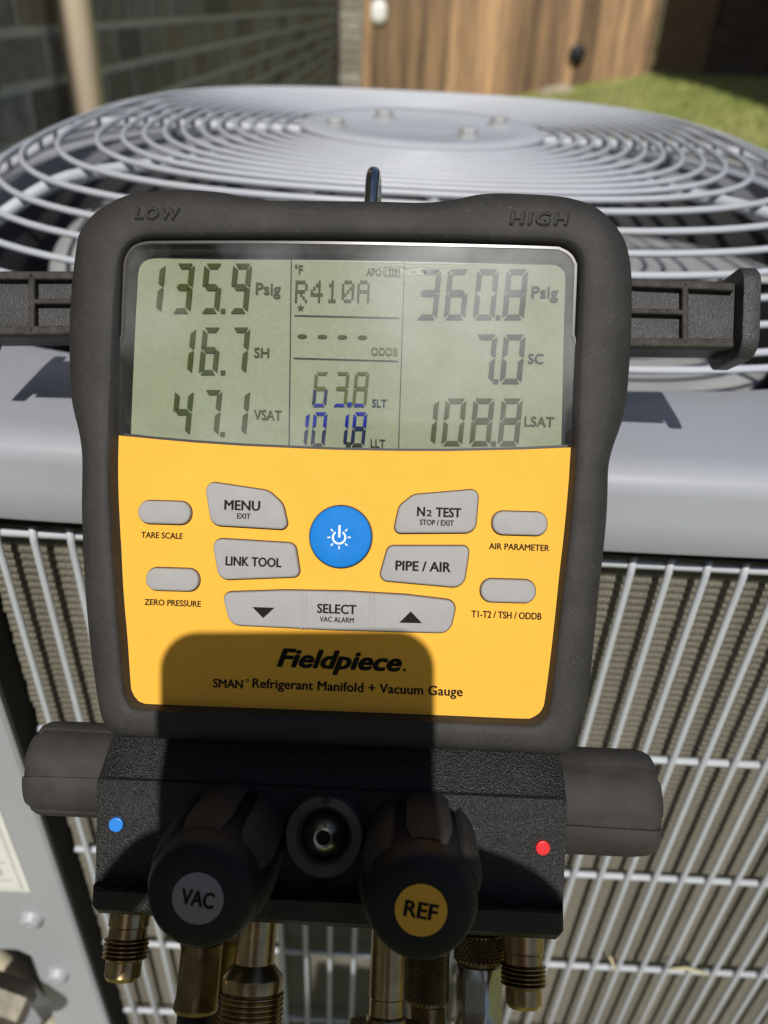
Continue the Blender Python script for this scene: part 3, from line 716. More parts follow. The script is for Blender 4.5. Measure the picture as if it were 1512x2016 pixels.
# --- amber face plate
BOT = [p for p in PAN if p[1] > 870]
edge = [(234.5, 857.5), (310, 865), (385, 871.5), (480, 878), (570, 882), (660, 885.7), (786, 888), (882, 888.3), (1030, 885), (1123.5, 881)]
iR = PAN.index((1120, 940)); low = PAN[iR:]
ypoly = [Vector(p) for p in edge] + catmull([PAN[iR-1]]+low, 4)[4:-4]
ypoly = [p for p in ypoly if not (p.y < 900 and p.x < 240 and p.x > 234.6)]
YP = [fp(p.x, p.y, -.0046) for p in ypoly]
obj('face_plate', slab(YP, -.0060, -.0045), 'yellow', G)
# --- display
iL = PAN.index((234.5, 862)); top = PAN[1:18]
spoly = catmull([(234.5, 857)]+list(top)+[(1123.5, 880.5)], 4)[:-4]+[Vector((1123.5, 880.5))] + [Vector(p) for p in reversed(edge[1:-1])]
SP = [fp(p.x, p.y, -.0050) for p in spoly]
disp = obj('display', slab([fp(p.x, p.y, -.0085) for p in [Vector(q) for q in (roundpoly([(248, 880), (262, 508), (1124, 522), (1115.5, 892)], [0, 34, 34, 0], 8) + [Vector((880, 895)), Vector((660, 893)), Vector((420, 885))])]], -.0092, -.0085), 'lcd', G)
obj('display_border', slab([fp(p.x, p.y, -.0093) for p in spoly], -.0095, -.0093), 'lcd_border', G)
vt = fp(680, 483, -.004).y; vb = fp(680, 886, -.005).y
def win_w(p): return -.0050+.0028*(p.y-vb)/(vt-vb)
SPc = ccw(SP)
ring_o = SPc; ring_i = inset(ring_o, .0007)
def rimz(P, dz): return [Vector((p.x, p.y, win_w(p)+dz)) for p in P]
obj('display_rim', loops([L3(ring_o, -.0085), rimz(ring_o, .0002), rimz(ring_i, .0002), L3(ring_i, -.0085)], False, False), 'sight', G)
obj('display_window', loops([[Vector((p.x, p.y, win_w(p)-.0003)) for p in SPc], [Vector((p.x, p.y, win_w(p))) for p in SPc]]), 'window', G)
WS = -.0080
def seg_digit(ch, x0, y0, x1, y1, name='digit', m='seg', part_mats=None, gap=1.6, th=None, sl=.098):
    """seven-segment digit; x0..x1 is the cell at its foot, y0 top, y1 foot (pixels); leans to the right"""
    W_, H_ = x1-x0, y1-y0; t = th or H_*.105
    def P(a, b): return (x0+a+(H_-b)*sl, y0+b)      # a from left, b from top
    g = gap; my = H_*.475; hw = t*.62
    polys = {
        'a': [(g+t*.25, 0), (W_-g-t*.25, 0), (W_-t-g*.3, t), (t+g*.3, t)],
        'd': [(t+g*.3, H_-t), (W_-t-g*.3, H_-t), (W_-g-t*.25, H_), (g+t*.25, H_)],
        'g': [(t*.35+g, my), (t*1.05, my-hw), (W_-t*1.05, my-hw), (W_-t*.35-g, my), (W_-t*1.05, my+hw), (t*1.05, my+hw)],
        'f': [(0, g*1.4+t*.2), (t, t+g*1.4), (t, my-hw-g*.9), (t*.25, my-g*1.0), (0, my-g*1.4)],
        'b': [(W_, g*1.4+t*.2), (W_-t, t+g*1.4), (W_-t, my-hw-g*.9), (W_-t*.25, my-g*1.0), (W_, my-g*1.4)],
        'e': [(0, H_-g*1.4-t*.2), (t, H_-t-g*1.4), (t, my+hw+g*.9), (t*.25, my+g*1.0), (0, my+g*1.4)],
        'c': [(W_, H_-g*1.4-t*.2), (W_-t, H_-t-g*1.4), (W_-t, my+hw+g*.9), (W_-t*.25, my+g*1.0), (W_, my+g*1.4)]}
    on = {'0': 'abcdef', '1': 'bc', '2': 'abged', '3': 'abgcd', '4': 'fgbc', '5': 'afgcd', '6': 'afgedc', '7': 'abc', '8': 'abcdefg', '9': 'abcdfg'}[ch]
    V, Fc, fm = [], [], []; mats = [m]+sorted(set((part_mats or {}).values()))
    for s in on:
        q = ccw([fp(*P(a, b), WS) for a, b in polys[s]]); v, f = loops([L3(q, WS), L3(q, WS+.00012)])
        k = len(V); V += v; Fc += [tuple(i+k for i in t_) for t_ in f]; fm += [mats.index((part_mats or {}).get(s, m))]*len(f)
    me = mesh('digit', V, Fc, mats=mats, fm=fm)
    return link('digit', me, disp)
def Z3(x, y): return 200+x/2.7, 440+y/2.7
def Z4(x, y): return 660+x/2.7, 440+y/2.7
def row(Z, s, xs, y0, y1, wz, m='seg', pm=None, dots=(), th=None, gap=1.6):
    for ch, x in zip(s, xs):
        a = Z(x, y0); b_ = Z(x+wz, y1); seg_digit(ch, a[0], a[1], b_[0], b_[1], m=m, part_mats=pm(ch) if callable(pm) else pm, th=th, gap=gap)
    for dx, dm in dots:
        a = Z(dx, y1); q = pxpoly([(a[0]-4, a[1]-9), (a[0]+5, a[1]-9), (a[0]+4.4, a[1]), (a[0]-4.6, a[1])], WS)
        obj('decimal_point', slab(q, WS, WS+.00012), dm, disp)
row(Z3, '1359', [215, 370, 522, 675], 213, 478, 100, dots=((645, 'seg'),))
row(Z3, '167', [380, 515, 668], 553, 805, 98, dots=((644, 'seg'),))
row(Z3, '471', [368, 520, 668], 885, 1132, 98, dots=((642, 'seg'),))
bl = {'d': 'seg_blue'}
row(Z3, '638', [1117, 1225, 1330], 790, 975, 76, m='seg_pale', pm=lambda c: {'d': 'seg_blue', 'e': 'seg_navy', 'c': 'seg_navy'} if c == '6' else bl, dots=((1317, 'seg_blue'),), th=6.3, gap=1.3)
row(Z3, '1018', [1015, 1110, 1226, 1322], 1003, 1187, 74, m='seg_blue', pm=lambda c: {'d': 'seg_dark', 'c': 'seg_navy', 'e': 'seg_navy', 'g': 'seg_navy'}, dots=((1311, 'seg_dark'),), th=6.8, gap=1.3)
row(Z4, '3608', [425, 575, 730, 886], 243, 512, 116, m='seg_dark', dots=((865, 'seg_dark'),))
row(Z4, '70', [722, 873], 590, 852, 116, m='seg_dark', dots=((853, 'seg_dark'),))
row(Z4, '1088', [418, 563, 712, 862], 930, 1182, 112, m='seg', dots=((842, 'seg'),))
for s, cx_, cy_, w_, h_, m_ in (('Psig', 528, 572, 50, 31, 'seg'), ('SH', 515, 694, 30, 20, 'seg'), ('VSAT', 527, 817, 56, 20, 'seg'), ('ODDB', 757, 692, 53, 16, 'seg_pale'), ('SLT', 747, 794, 29, 16, 'seg_navy'), ('LLT', 744, 873, 29, 16, 'seg_dark'),
                                ('Psig', 1073, 579, 52, 31, 'seg_dark'), ('SC', 1055, 706, 30, 20, 'seg_dark'), ('LSAT', 1062, 830, 58, 20, 'seg'), ('°F', 588, 530, 17, 19, 'seg'), ('APO', 736, 535, 29, 15, 'seg')):
    lettering(s, cx_, cy_, w_, h_, WS+.0001, m_, disp, bold=.018)
# dot-matrix refrigerant name
GL = {'R': ['11110', '10001', '10001', '11110', '10100', '10010', '10001'], '4': ['00010', '00110', '01010', '10010', '11111', '00010', '00010'], '1': ['00100', '01100', '00100', '00100', '00100', '00100', '01110'], '0': ['01110', '10001', '10011', '10101', '11001', '10001', '01110'], 'A': ['01110', '10001', '10001', '11111', '10001', '10001', '10001']}
for i, ch in enumerate('R410A'):
    V, Fc = [], []
    for r_i, line in enumerate(GL[ch]):
        for c_i, b_ in enumerate(line):
            if b_ == '1':
                xx = 580.5+i*30.6+c_i*4.9+(6-r_i)*.25; yy = 552.5+r_i*6.2
                v, f = slab(pxpoly([(xx, yy), (xx+4.3, yy), (xx+4.1, yy+5.5), (xx-.2, yy+5.5)], WS), WS, WS+.00012); k = len(V); V += v; Fc += [tuple(j+k for j in q) for q in f]
    obj('dot_character', (V, Fc), 'seg', disp)
for i in range(4):
    cx_ = 595+i*39.6; cy_ = 662+i*.8
    obj('dash', slab([fp(cx_+9.5*cos(t*pi/8), cy_+4*sin(t*pi/8), WS) for t in range(16)], WS, WS+.00012), 'seg', disp)
obj('star', slab([fp(592+(8 if k % 2 == 0 else 3.2)*sin(k*pi/5), 606-(8 if k % 2 == 0 else 3.2)*cos(k*pi/5), WS) for k in range(10)], WS, WS+.00012), 'seg', disp)
bat = [slab(pxpoly(q, WS), WS, WS+.00012) for q in ([(757, 526), (787, 527), (787, 528.5), (757, 527.5)], [(757, 542), (787, 543), (787, 544.5), (757, 543.5)], [(757, 526), (759, 526), (759, 543), (757, 543)], [(785.5, 527), (787.5, 527), (787.5, 544), (785.5, 544)], [(753, 531), (756, 531), (756, 539), (753, 539)], [(766, 529), (769.5, 529), (769.5, 541), (766, 541)], [(772, 529), (775.5, 529), (775.5, 541), (772, 541)], [(778, 529), (781.5, 529), (781.5, 541), (778, 541)])]
obj('battery_symbol', join(*bat), 'seg', disp)
for a, b_ in (((573.5, 508.5), (569, 882)), ((796.5, 511), (784.5, 888)), ((579, 621), (786, 626)), ((578, 705), (783.5, 711))):
    d = Vector((b_[0]-a[0], b_[1]-a[1])).normalized(); n_ = Vector((-d.y, d.x))*.95
    obj('divider_line', slab([fp(*(Vector(a)+n_), WS), fp(*(Vector(b_)+n_), WS), fp(*(Vector(b_)-n_), WS), fp(*(Vector(a)-n_), WS)], WS, WS+.0001), 'seg_dark', disp)

# --- keys
PZ = -.0045; KT = -.0027
def key(name, pts, rad, m='grey_key', label=None):
    P = ccw(pxpoly(pts, KT, rad))
    o = obj(name, loops([L3(P, PZ-.0004), L3(P, KT-.00055), L3(inset(P, .00012), KT-.00025), L3(inset(P, .00035), KT-.00006), L3(inset(P, .0007), KT)]), m, G, autos=60)
    obj('key_seam', slab(inset(P, -.00030), PZ-.0003, PZ+.00008), 'seam', o)
    if label: o['label'] = label
    return o
TZ = KT+.00008; TP = PZ+.00008
def oval(x0, x1, y0, y1): return [(x0, y0), (x1, y0+3), (x1, y1+2), (x0, y1-1)]
k = key('menu_key', [(401, 947), (527, 966), (556, 992), (567, 1043), (415, 1034)], [16, 34, 34, 12, 22], label='grey key printed MENU EXIT'); lettering('MENU', 477, 995, 72, 20, TZ, 'ink', k, .032); lettering('EXIT', 480, 1016, 27, 10.5, TZ, 'ink', k, .026)
k = key('link_tool_key', [(416, 1060), (580, 1070), (590, 1136), (430, 1142)], [16, 16, 12, 22], label='grey key printed LINK TOOL'); lettering('LINK TOOL', 499, 1106, 112, 19, TZ, 'ink', k, .032)
k = key('test_key', [(943, 963), (936, 1049), (774, 1050), (786, 996), (814, 974)], [14, 22, 12, 26, 26], label='grey key printed N2 TEST STOP / EXIT')
lettering('N', 829, 1007, 16, 19, TZ, 'ink', k, .032); lettering('2', 845, 1010, 11, 13, TZ, 'ink', k, .032); lettering('TEST', 883, 1009, 50, 19, TZ, 'ink', k, .032); lettering('STOP / EXIT', 860, 1029, 67, 11, TZ, 'ink', k, .026)
k = key('pipe_air_key', [(764, 1075), (925, 1075), (913, 1158), (745, 1143)], [14, 12, 24, 14], label='grey key printed PIPE/AIR'); lettering('PIPE / AIR', 833, 1115, 109, 20, TZ, 'ink', k, .032)
k = key('select_key', [(436, 1167), (560, 1163), (680, 1165), (800, 1172), (900, 1184), (885, 1247), (660, 1241), (452, 1231)], [14, 60, 60, 60, 18, 24, 80, 26], label='wide grey key with arrows printed SELECT VAC ALARM')
lettering('SELECT', 663, 1199, 78, 19, TZ, 'ink', k, .032); lettering('VAC ALARM', 663, 1220, 68, 10.5, TZ, 'ink', k, .026)
for T in ([(496.6, 1195), (540.6, 1196.5), (518, 1217)], [(786, 1226), (831, 1227), (808.6, 1203.5)]): obj('arrow_mark', slab(pxpoly(T, TZ), TZ-.00006, TZ), 'ink', k)
for x in (594, 603, 728, 737): obj('key_rib', slab(pxpoly([(x-1.8, 1170), (x+1.8, 1170), (x+1.8, 1238), (x-1.8, 1238)], KT), KT-.0002, KT+.00022, .0001), 'grey_key', k)
for nm, pts, lab in (('tare_key', oval(271, 374, 985, 1031), 'TARE SCALE'), ('zero_key', oval(286, 390, 1118, 1163), 'ZERO PRESSURE'), ('air_parameter_key', oval(970, 1078, 1006, 1053), 'AIR PARAMETER'), ('probe_key', oval(947, 1055, 1140, 1186), 'T1-T2 / TSH / ODDB')):
    key(nm, pts, 21, label='small oval grey key over the words '+lab)
for s, cx_, cy_, w_, h_ in (('TARE SCALE', 319, 1054, 84, 12.5), ('ZERO PRESSURE', 340, 1187, 114, 12.5), ('AIR PARAMETER', 1022, 1077, 118, 12.5), ('T1-T2 / TSH / ODDB', 997, 1211, 137, 14)):
    lettering(s, cx_, cy_, w_, h_, TP, 'ink', G, .028)
P = [fp(670+61*cos(2*pi*k_/64), 1057+61*sin(2*pi*k_/64), KT) for k_ in range(64)]; P = ccw(P)
pk = obj('power_key', loops([L3(P, PZ-.0004), L3(P, KT-.0005), L3(inset(P, .0002), KT-.00018), L3(inset(P, .0006), KT), L3(inset(P, .004), KT+.00005)]), 'blue_key', G, autos=60); pk['label'] = 'round blue power key with white light symbol'
obj('key_seam', slab(inset(P, -.00034), PZ-.0003, PZ+.00008), 'seam', pk)
ic = []; TZ2 = KT+.00016
def arc_strip(cx_, cy_, r0, r1, a0, a1, n=28):
    V = []; Fc = []
    for i in range(n+1):
        a = radians(a0+(a1-a0)*i/n)
        for r in (r0, r1): q = fp(cx_+r*sin(a), cy_-r*cos(a), TZ2); V.append((q.x, q.y, TZ2))
    for i in range(n): Fc.append((2*i, 2*i+2, 2*i+3, 2*i+1))
    return V, Fc
ic.append(arc_strip(667.5, 1058, 10.5, 14, 35, 325))
def bar_px(x0, y0, x1, y1, hw):
    d = Vector((x1-x0, y1-y0)).normalized(); n_ = Vector((-d.y, d.x))*hw
    return slab([fp(x0+n_.x, y0+n_.y, TZ2), fp(x1+n_.x, y1+n_.y, TZ2), fp(x1-n_.x, y1-n_.y, TZ2), fp(x0-n_.x, y0-n_.y, TZ2)], TZ2-.00004, TZ2)
ic.append(bar_px(668.5, 1034, 668, 1058, 2.0))
for a in (45, 90, 135, 180, 225, 270, 315): ic.append(bar_px(667.5+17*sin(radians(a)), 1058-17*cos(radians(a)), 667.5+23*sin(radians(a)), 1058-23*cos(radians(a)), 1.2))
obj('power_symbol', join(*ic), 'white_ink', pk)
lettering('Fieldpiece', 668, 1305, 248, 49, TP, 'ink', G, .050, .28, name='maker_lettering')
lettering('.', 796, 1319, 6, 6, TP, 'ink', G, .03)
lettering('SMAN', 449, 1346, 60, 18, TP, 'ink', G, .03, name='model_lettering'); lettering('o', 487, 1340, 7, 7, TP, 'ink', G, .02)
lettering('Refrigerant Manifold + Vacuum Gauge', 703, 1356, 416, 25, TP, 'ink', G, .03, space=1.03)
for s, cx_, cy_, w_, h_ in (('LOW', 310, 421, 92, 26), ('HIGH', 1062, 431, 117, 28)):
    o = lettering(s, cx_, cy_, w_, h_, .0001, 'black_gap', G, .060, .12, thick=.00016, space=1.25); o2_ = lettering(s, cx_-1.0, cy_-1.2, w_*.95, h_*.78, .00034, 'case', G, .010, .12, thick=.00016, space=1.28)  # black outline painted in for the shading around embossed letters

# --- valve block under the case
def prof_at(xl, ys, ws): return [fp3(xl[i], ys[i], ws[i]) for i in range(len(ys))]
WSEC = [-.034, -.012, -.0105, -.004, -.0028, -.0024, -.0014, .0040, .0050, .0052, .0036, -.034]
YL = [1432, 1440, 1452, 1528, 1534, 1540, 1742, 1748, 1754, 1790, 1797, 1770]
YR = [1470, 1478, 1490, 1568, 1575, 1582, 1786, 1792, 1799, 1842, 1850, 1815]
XL = [232, 226, 220, 195, 192.5, 191.5, 190, 184, 183, 181.5, 187, 190]
XR = [1095, 1100, 1105, 1114, 1115.5, 1116, 1107, 1107.5, 1108, 1108, 1102, 1095]
nl = 12
sec = []
for k_ in range(nl+1):
    t = k_/nl; sec.append([fp3(XL[i]+(XR[i]-XL[i])*t, YL[i]+(YR[i]-YL[i])*t, WSEC[i]) for i in range(len(YL))])
def chamf(s, dirx, d, sh):
    c = sum(s, Vector())/len(s); return [Vector((p.x+dirx*d, p.y+(c.y-p.y)*sh, p.z+(c.z-p.z)*sh)) for p in s]
sec = [chamf(sec[0], -1, .0002, .05)]+[chamf(sec[0], 1, .0010, .0)]+sec[1:-1]+[chamf(sec[-1], -1, .0010, 0)]+[chamf(sec[-1], 1, .0002, .05)]
obj('valve_block', loops(sec), 'block', G, autos=28)
for nm, c, m_ in (('low_side_dot', (228, 1624), 'blue_dot'), ('high_side_dot', (1069, 1670), 'red_dot')):
    o = obj(nm, slab([fp(c[0]+14.3*cos(2*pi*k_/32), c[1]+14.3*sin(2*pi*k_/32), -.0012) for k_ in range(32)], -.0024, -.0010, .0003), m_, G); o['label'] = ('blue' if 'low' in nm else 'red')+' painted dot on the valve block'
# --- knobs: dark core, six rubber grip panels
def knob(base, axis, length, rad, name, label, disc=None, word=None, rotk=0.0, core_front=True):
    axis = Vector(axis).normalized(); base = Vector(base)
    ref = Vector((0, 1, 0)) if abs(axis.y) < .9 else Vector((1, 0, 0)); ref = (ref-axis*ref.dot(axis)).normalized(); b2 = axis.cross(ref)
    Lk = length
    core = obj(name, lathe(base, axis, [(rad*.80, 0), (rad*.86, .001), (rad*.885, Lk*.5), (rad*.875, Lk*.88), (rad*.80, Lk*.965), (rad*.72, Lk), (rad*.45, Lk*1.0)] if core_front else [(rad*.80, 0), (rad*.90, .001), (rad*.92, Lk*.5), (rad*.90, Lk*.86), (rad*.80, Lk*.965), (rad*.70, Lk), (rad*.45, Lk*1.0)], 48, ref), 'knob_core' if core_front else 'knob', G, autos=50)
    core['label'] = label
    for j in range(6):
        a0 = rotk+j*pi/3; V = []; n_a = 8
        st_ = [(0, .985, .84), (.04, 1.0, .86), (.50, 1.02, .88), (.62, 1.01, .88), (.74, .965, .87), (.80, .90, .86)] if core_front else [(0, .985, .84), (.04, 1.0, .86), (.80, 1.0, .9), (.90, .98, .9), (.965, .92, .88), (1.0, .80, .79)]
        for (f_, ro_, ri_) in st_:
            h0_ = 23.0 if core_front else 26.5; hw = radians(h0_ if f_ < .7 else h0_-9*(f_-.7)/.16*(1 if core_front else .25))
            for s_ in range(n_a+1):
                a = a0-hw+2*hw*s_/n_a; bulge = 1-.035*abs(2*s_/n_a-1)**4
                V.append(base+axis*(f_*Lk)+(ref*cos(a)+b2*sin(a))*(rad*ro_*bulge))
            for s_ in range(n_a, -1, -1):
                a = a0-hw+2*hw*s_/n_a
                V.append(base+axis*(f_*Lk)+(ref*cos(a)+b2*sin(a))*(rad*ri_*.97))
        n_l = 2*(n_a+1); stk = [V[i*n_l:(i+1)*n_l] for i in range(len(st_))]
        obj('grip_panel', loops(stk), 'knob', core, autos=45)
    if disc:
        q = base+axis*(Lk+.0002)
        d_ = obj('label_disc', lathe(q, axis, [(.0060, -.0006), (.0060, .0001)], 40, ref), disc, core)
        me = text_mesh(word, .0078, .0038, 'ink', .03)
        o = link('lettering', me, core); o.location = q+axis*.0002; o.rotation_euler = (0, 0, radians(-7))
    return core
for cxk, cyk, nm, disc, word, lab, rk in ((390, 1768, 'vacuum_knob', 'disc_grey', 'VAC', 'dark knob with a grey disc printed VAC', .10), (829, 1791, 'refrigerant_knob', 'disc_yellow', 'REF', 'dark knob with a yellow disc printed REF', -.12)):
    q = fp3(cxk, cyk, .034)
    knob(Vector((q.x, q.y, -.003)), (0, 0, 1), .037, .0152, nm, lab, disc, word, rk)
q = fp3(203, 1521, -.018); knob(Vector((q.x+.004, q.y, -.0205)), (-1, .0, .0), .0245, .0136, 'low_side_knob', 'grey rubber side knob on the left of the valve block', rotk=.2, core_front=False)
q = fp3(1108, 1579, -.018); knob(Vector((q.x-.004, q.y, -.0205)), (1, 0, 0), .0300, .0152, 'high_side_knob', 'grey rubber side knob on the right of the valve block', rotk=.1, core_front=False)
# --- sight glass between the front knobs
q = fp3(641, 1648, .0)
SAX = Vector((-.02, .22, 1))
sg = obj('sight_glass', lathe((q.x, q.y, -.004), SAX, [(.0108, 0), (.0106, .0070), (.0101, .0080), (.0076, .0076), (.0068, .0064), (.0062, .002), (.0055, .002)], 48), 'sight_grey', G, autos=40)
obj('sight_stem', lathe((q.x, q.y, -.003), SAX, [(.0058, 0), (.0060, .0030), (.0056, .0044), (.0030, .0080), (.0026, .0083), (.0019, .0081), (.0017, .0045)], 32), 'steel', sg, autos=40)
obj('stem_bore', lathe(Vector((q.x, q.y, -.003))+SAX.normalized()*.0068, SAX, [(.0018, 0), (.0018, .0002)], 20), 'black_gap', sg)
for a in (0, 1, 2): obj('sight_notch', lathe(Vector((q.x+.0094*cos(a*2.1+1.57), q.y+.0094*sin(a*2.1+1.57)+.0016, .0032)), SAX, [(.0011, 0), (.0011, .0012)], 12), 'recess', sg)

# --- brass ports below the block (they lean a little towards the viewer)
PAX = Vector((0, -cos(radians(17)), sin(radians(17))))
def thread(r0, r1, d0, d1, n):
    out = []; st_ = (d1-d0)/n
    for i in range(n): out += [(r0, d0+i*st_), (r1, d0+(i+.38)*st_), (r1, d0+(i+.55)*st_)]
    return out+[(r0, d1)]
def port(name, px_, py_, wd, prof, m, parent=G, seg=36, label=None, axis=PAX):
    o = obj(name, lathe(fp3(px_, py_, wd), axis, prof, seg), m, parent, autos=32)
    if label: o['label'] = label
    return o
flare = [(.0057, -.004), (.0057, .0039), (.0055, .0041), (.0053, .0043), (.0054, .0068)]+thread(.0052, .0063, .0070, .0126, 5)+[(.0050, .0129), (.0050, .0168), (.0042, .0179), (.0030, .0179)]
port('flare_port', 257, 1792, -.012, flare, 'brass', label='threaded brass flare port under the blue dot')
port('flare_port', 1030, 1842, -.012, flare, 'brass', label='threaded brass flare port under the red dot')
port('vacuum_port', 507, 1812, -.004, [(.0054, -.006), (.0054, .0104), (.0058, .0110), (.0080, .0134), (.0082, .0140), (.0082, .0168)]+thread(.0079, .0087, .0172, .0272, 8)+[(.0080, .0276), (.0080, .036), (.007, .0375)], 'brass', label='large threaded brass port beside the grey disc knob')
port('refrigerant_port', 767, 1826, -.006, [(.0049, -.004), (.0049, .0170), (.0047, .0173), (.0047, .0212), (.0053, .0218), (.0055, .0226), (.0053, .0236), (.0046, .0240), (.0046, .05)], 'brass', label='smooth brass port under the sight glass')
# --- hoses
def knurl(r, t, i, k): return r+(.00035 if (i+k) % 2 else -.00015)
def hose(px_, py_, wd, name, label, sleeve, tubem, tubecol, kn=None, sl=(.0062, 0.0, .0200), tr=.0052, out=(0, 0), nut=None):
    base = fp3(px_, py_, wd); h_ = empty(name, GW @ Matrix.Translation(base), label, 'hose', 'refrigerant hoses')
    if kn:
        r, a, b_ = kn; nn = max(6, int((b_-a)/.00085)); nn += nn % 2; sg_ = 34
        ax = PAX.normalized(); e1_ = Vector((1, 0, 0)); e2_ = ax.cross(e1_)
        V, Fc = lathe((0, 0, 0), PAX, [(r*.86, a-.0007), (r*.955, a), (r*.955, b_), (r*.86, b_+.0007)], sg_)
        def kp(i, k, rr): t = 2*pi*k/sg_; return ax*(a+(b_-a)*i/nn)+(e1_*cos(t)+e2_*sin(t))*rr
        for i in range(0, nn-1):
            for k in range(sg_):
                c0 = k+(.5 if i % 2 else 0); n_ = len(V)
                V += [kp(i, c0, r*.95), kp(i+1, c0+.5, r*.95), kp(i+2, c0, r*.95), kp(i+1, c0-.5, r*.95), kp(i+1, c0, r*1.045)]
                Fc += [(n_, n_+1, n_+4), (n_+1, n_+2, n_+4), (n_+2, n_+3, n_+4), (n_+3, n_, n_+4)]
        obj('knurled_nut', (V, Fc), 'brass_dull', h_)
    if nut:
        r, a, b_ = nut; obj('hex_nut', lathe((0, 0, 0), PAX, [(r*.9, a), (r, a+.0012), (r, b_-.001), (r*.9, b_)], 6), 'brass', h_)
    r, a, b_ = sl
    hexf = lambda q_, t, i, k: q_*(1.0 if i in (0, 1, 6, 7) else min(1.0, .90/max(.5, cos(((t+.25) % (pi/3))-pi/6))))
    obj('hose_sleeve', lathe((0, 0, 0), PAX, [(r*.86, a), (r*.98, a+.0012), (r, a+.003), (r, a+.005), (r, b_-.006), (r, b_-.004), (r*1.03, b_-.0012), (r*.9, b_)], 36, rfun=hexf), sleeve, h_, autos=25)
    # tube: leaves along the port axis, then hangs straight down to the ground
    gm3 = GW.to_3x3().inverted(); down = gm3 @ Vector((0, 0, -1)); side = gm3 @ Vector((1, 0, 0)); fw = gm3 @ Vector((0, 1, 0))
    p = PAX*(b_-.002); d = PAX.copy(); pts = [p.copy()]
    for i in range(26):
        d = d.lerp(down+side*out[0]+fw*out[1], .16).normalized(); p = p+d*.024; pts.append(p.copy())
        if (GW @ (base+p)).z < .02: break
    for i in range(6):
        d = (d.lerp(fw*.3+side*(1 if out[0] >= 0 else -1), .5)); d -= down*d.dot(down); d = d.normalized(); p = p+d*.03; pts.append(p.copy())
    obj('hose_tube', tube(pts, tr, 14), tubem, h_, smooth=True)
    return h_
hose(402, 1815, -.020, 'charging_hose', 'black hose with a hexagonal brass sleeve under the grey disc knob', 'brass_dull', 'hose_black', None, kn=(.0058, -.002, .006), sl=(.0066, .0045, .0235), tr=.0052, out=(-.08, .05))
hose(452, 1820, -.030, 'charging_hose', 'amber hose end tucked behind the large threaded brass port', 'hose_yellow', 'hose_yellow', None, sl=(.0058, .004, .0200), tr=.0046, out=(0, .25))
hose(944, 1838, -.022, 'charging_hose', 'yellow hose with knurled nut and hexagonal sleeve beside the red dot port', 'steel', 'hose_yellow', None, kn=(.0072, .0, .0075), sl=(.0068, .0072, .0250), tr=.0056, out=(.05, .08))
hose(843, 1850, -.024, 'charging_hose', 'black hose with a knurled brass nut behind the yellow disc knob', 'brass_dull', 'hose_black', None, kn=(.0063, .0, .0165), sl=(.0058, .0160, .0330), tr=.0050, out=(.0, .12))
hose(767, 1826, -.006, 'charging_hose', 'black hose with a wide brass nut screwed on the smooth port', 'brass_dull', 'hose_black', None, nut=(.0125, .0240, .0400), sl=(.0075, .0390, .0600), tr=.0056, out=(.0, .02))

# --- side wings behind the case
WW = -.030
def wing(sgn, x_in, x_out, yi0, yi1, yo0, yo1, xm, label, fl):
    def Y0(x): return yi0+(yo0-yi0)*(x-x_in)/(x_out-x_in)
    def Y1(x): return yi1+(yo1-yi1)*(x-x_in)/(x_out-x_in)
    wg = obj('side_wing', slab(pxpoly([(x_in, Y0(x_in)+4), (x_out, Y0(x_out)+4), (x_out, Y1(x_out)-4), (x_in, Y1(x_in)-4)], WW), WW-.020, WW, 0), 'bar', G)
    wg['label'] = label
    H_ = .0030; t = 13
    def rib(pts, m='bar_worn'): obj('rib', slab(pxpoly(pts, WW+H_), WW-.001, WW+H_, .0006), m, wg)
    rib([(x_in, Y0(x_in)), (x_out, Y0(x_out)), (x_out, Y0(x_out)+t+4), (x_in, Y0(x_in)+t+4)])
    rib([(x_in, Y1(x_in)-t-5), (x_out, Y1(x_out)-t-5), (x_out, Y1(x_out)), (x_in, Y1(x_in))])
    ym = lambda x: .5*(Y0(x)+Y1(x))-3
    rib([(x_in, ym(x_in)-5.5), (xm, ym(xm)-5.5), (xm, ym(xm)+5.5), (x_in, ym(x_in)+5.5)])
    rib([(xm-6.5, Y0(xm)+2), (xm+6.5, Y0(xm)+2), (xm+6.5, Y1(xm)-2), (xm-6.5, Y1(xm)-2)])
    # flared end plate
    a = fp3(x_out, .5*(Y0(x_out)+Y1(x_out)), WW)
    P = roundpoly([(-.0138, -.022), (.0138, -.022), (.0138, .0068), (-.0138, .0068)], [.006, .006, .006, .006], 6)
    st_ = []
    for dx, k_ in ((.0, .97), (.0005, 1.0), (.0044, 1.0), (.0050, .96)):
        st_.append([Vector((a.x+sgn*dx, a.y+p.x*k_, WW+p.y*k_)) for p in P])
    e = obj('end_plate', loops(st_), 'bar', wg, autos=35)
wing(1, 1225, 1446, 546, 682, 556, 684, 1350, 'black ribbed wing with flared end right of the case', True)
wing(-1, 160, -62, 533, 658, 533, 660, 61, 'black ribbed wing left of the case', True)
# --- chromed hook over the guard
h0 = fp3(732, 396, -.034); ht = fp3(732, 337, -.034)
pts = [Vector((h0.x, h0.y-.03, -.030)), Vector((h0.x, h0.y, -.032))]
rr = .0095; cyh = ht.y-.0075
for i in range(13):
    a = pi*i/12*1.12; pts.append(Vector((h0.x, cyh+rr*sin(a), -.033-rr+rr*cos(a))))
l = pts[-1]; pts += [l+Vector((0, -.012, -.001)), l+Vector((0, -.02, .001))]
obj('hanging_hook', tube(pts, .0022, 14), 'chrome', G, smooth=True)

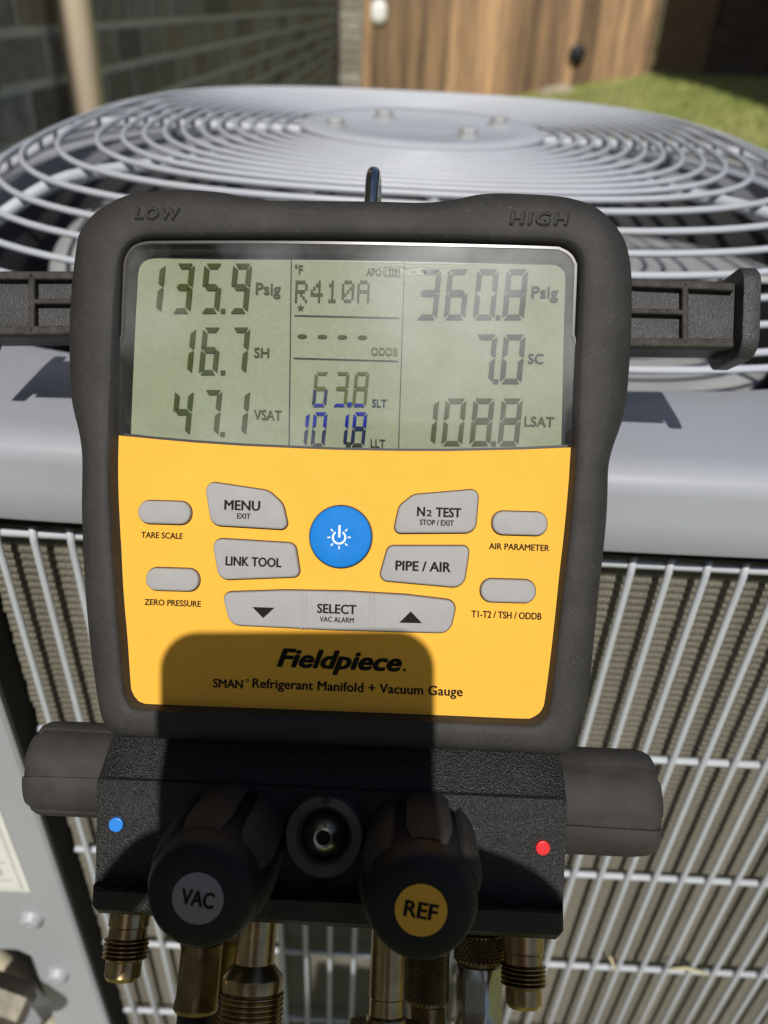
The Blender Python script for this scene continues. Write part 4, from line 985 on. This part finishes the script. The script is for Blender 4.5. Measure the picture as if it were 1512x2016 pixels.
# ================================================================== PHONE AND HAND (behind the viewpoint; they shade the lower half of the gauge)
CW = U2W @ cm          # x right, y up, z back from the scene
ph = empty('phone', CW, 'black phone held up in front of the gauge, casting the shadow on it', 'phone')
px0, px1, ptop, pbot = -.0622, .0142, .0285, -.1340
PB = roundpoly([(px0, ptop), (px1, ptop), (px1, pbot), (px0, pbot)], .0105, 8)
PB = ccw(PB)
obj('phone_body', loops([L3(inset(PB, .0015), .0035), L3(inset(PB, .0003), .0042), L3(PB, .0055), L3(PB, .0100), L3(inset(PB, .0008), .0116)]), 'phone', ph, autos=40)
for x_, y_ in ((0, 0), (0, -.022), (0, -.044), (-.020, -.010), (-.020, -.032)):
    obj('lens_ring', lathe((x_, y_, .0040), (0, 0, -1), [(.0068, 0), (.0068, .0014), (.0060, .0018), (.0056, .0010)], 28), 'lens', ph)
obj('phone_screen', slab(inset(PB, .002), .0114, .0118), 'lens', ph)
def skin_obj(name, verts, edges, radii, m, parent, root=0, sub=2):
    bm = bmesh.new(); lay = bm.verts.layers.skin.verify()
    bv = [bm.verts.new(v) for v in verts]
    for a, b_ in edges: bm.edges.new((bv[a], bv[b_]))
    for v, r in zip(bv, radii): v[lay].radius = (r, r) if not isinstance(r, tuple) else r
    bv[root][lay].use_root = True
    me = bpy.data.meshes.new(name); bm.to_mesh(me); bm.free(); me.materials.append(M[m])
    o = link(name, me, parent); o.modifiers.new('skin', 'SKIN').use_smooth_shade = True
    s = o.modifiers.new('sub', 'SUBSURF'); s.levels = sub; s.render_levels = sub
    return o
person = empty('person', CW @ Matrix.Translation((.03, -.114, .0)), 'hand and bare forearm holding the phone up to the gauge', 'person')
hv = [(.020, .010, -.012), (-.004, -.030, .006), (-.030, -.075, .028), (-.040, -.20, .075), (-.042, -.30, .12)]
hr = [.024, .024, .026, .036, .042]; he = [(0, 1), (1, 2), (2, 3), (3, 4)]
def finger(root, pts, rads):
    p = root
    for q, r in zip(pts, rads):
        hv.append(q); hr.append(r); he.append((p, len(hv)-1)); p = len(hv)-1
finger(0, [(.012, .064, -.012), (-.020, .074, -.0125), (-.058, .080, -.011), (-.094, .078, -.004), (-.107, .066, .009)], [.0105, .0095, .0090, .0082, .0070])
for yk, ln in ((.052, .012), (.031, .010), (.012, .004)):
    finger(0, [(.012, yk, -.012), (-.020, yk+.006, -.0125), (-.058-ln*.5, yk+.006, -.011), (-.1005-ln*.3-(.062-yk)*.12, yk+.003, -.004), (-.1035-ln*.2-(.062-yk)*.12, yk-.002, .011)], [.0105, .0095, .0090, .0082, .0070])
finger(1, [(.028, .020, .012), (.0, .058, .0185), (-.020, .072, .0185)], [.0145, .0110, .0085])
hand = skin_obj('hand', hv, he, hr, 'skin', person)

obj('sleeve', tube([(-.026, -.034, .020), (-.034, -.08, .034), (-.040, -.20, .075), (-.036, -.32, .13), (-.04, -.44, .2)], [.046, .050, .058, .066, .075], 24), 'sleeve', person, smooth=True)
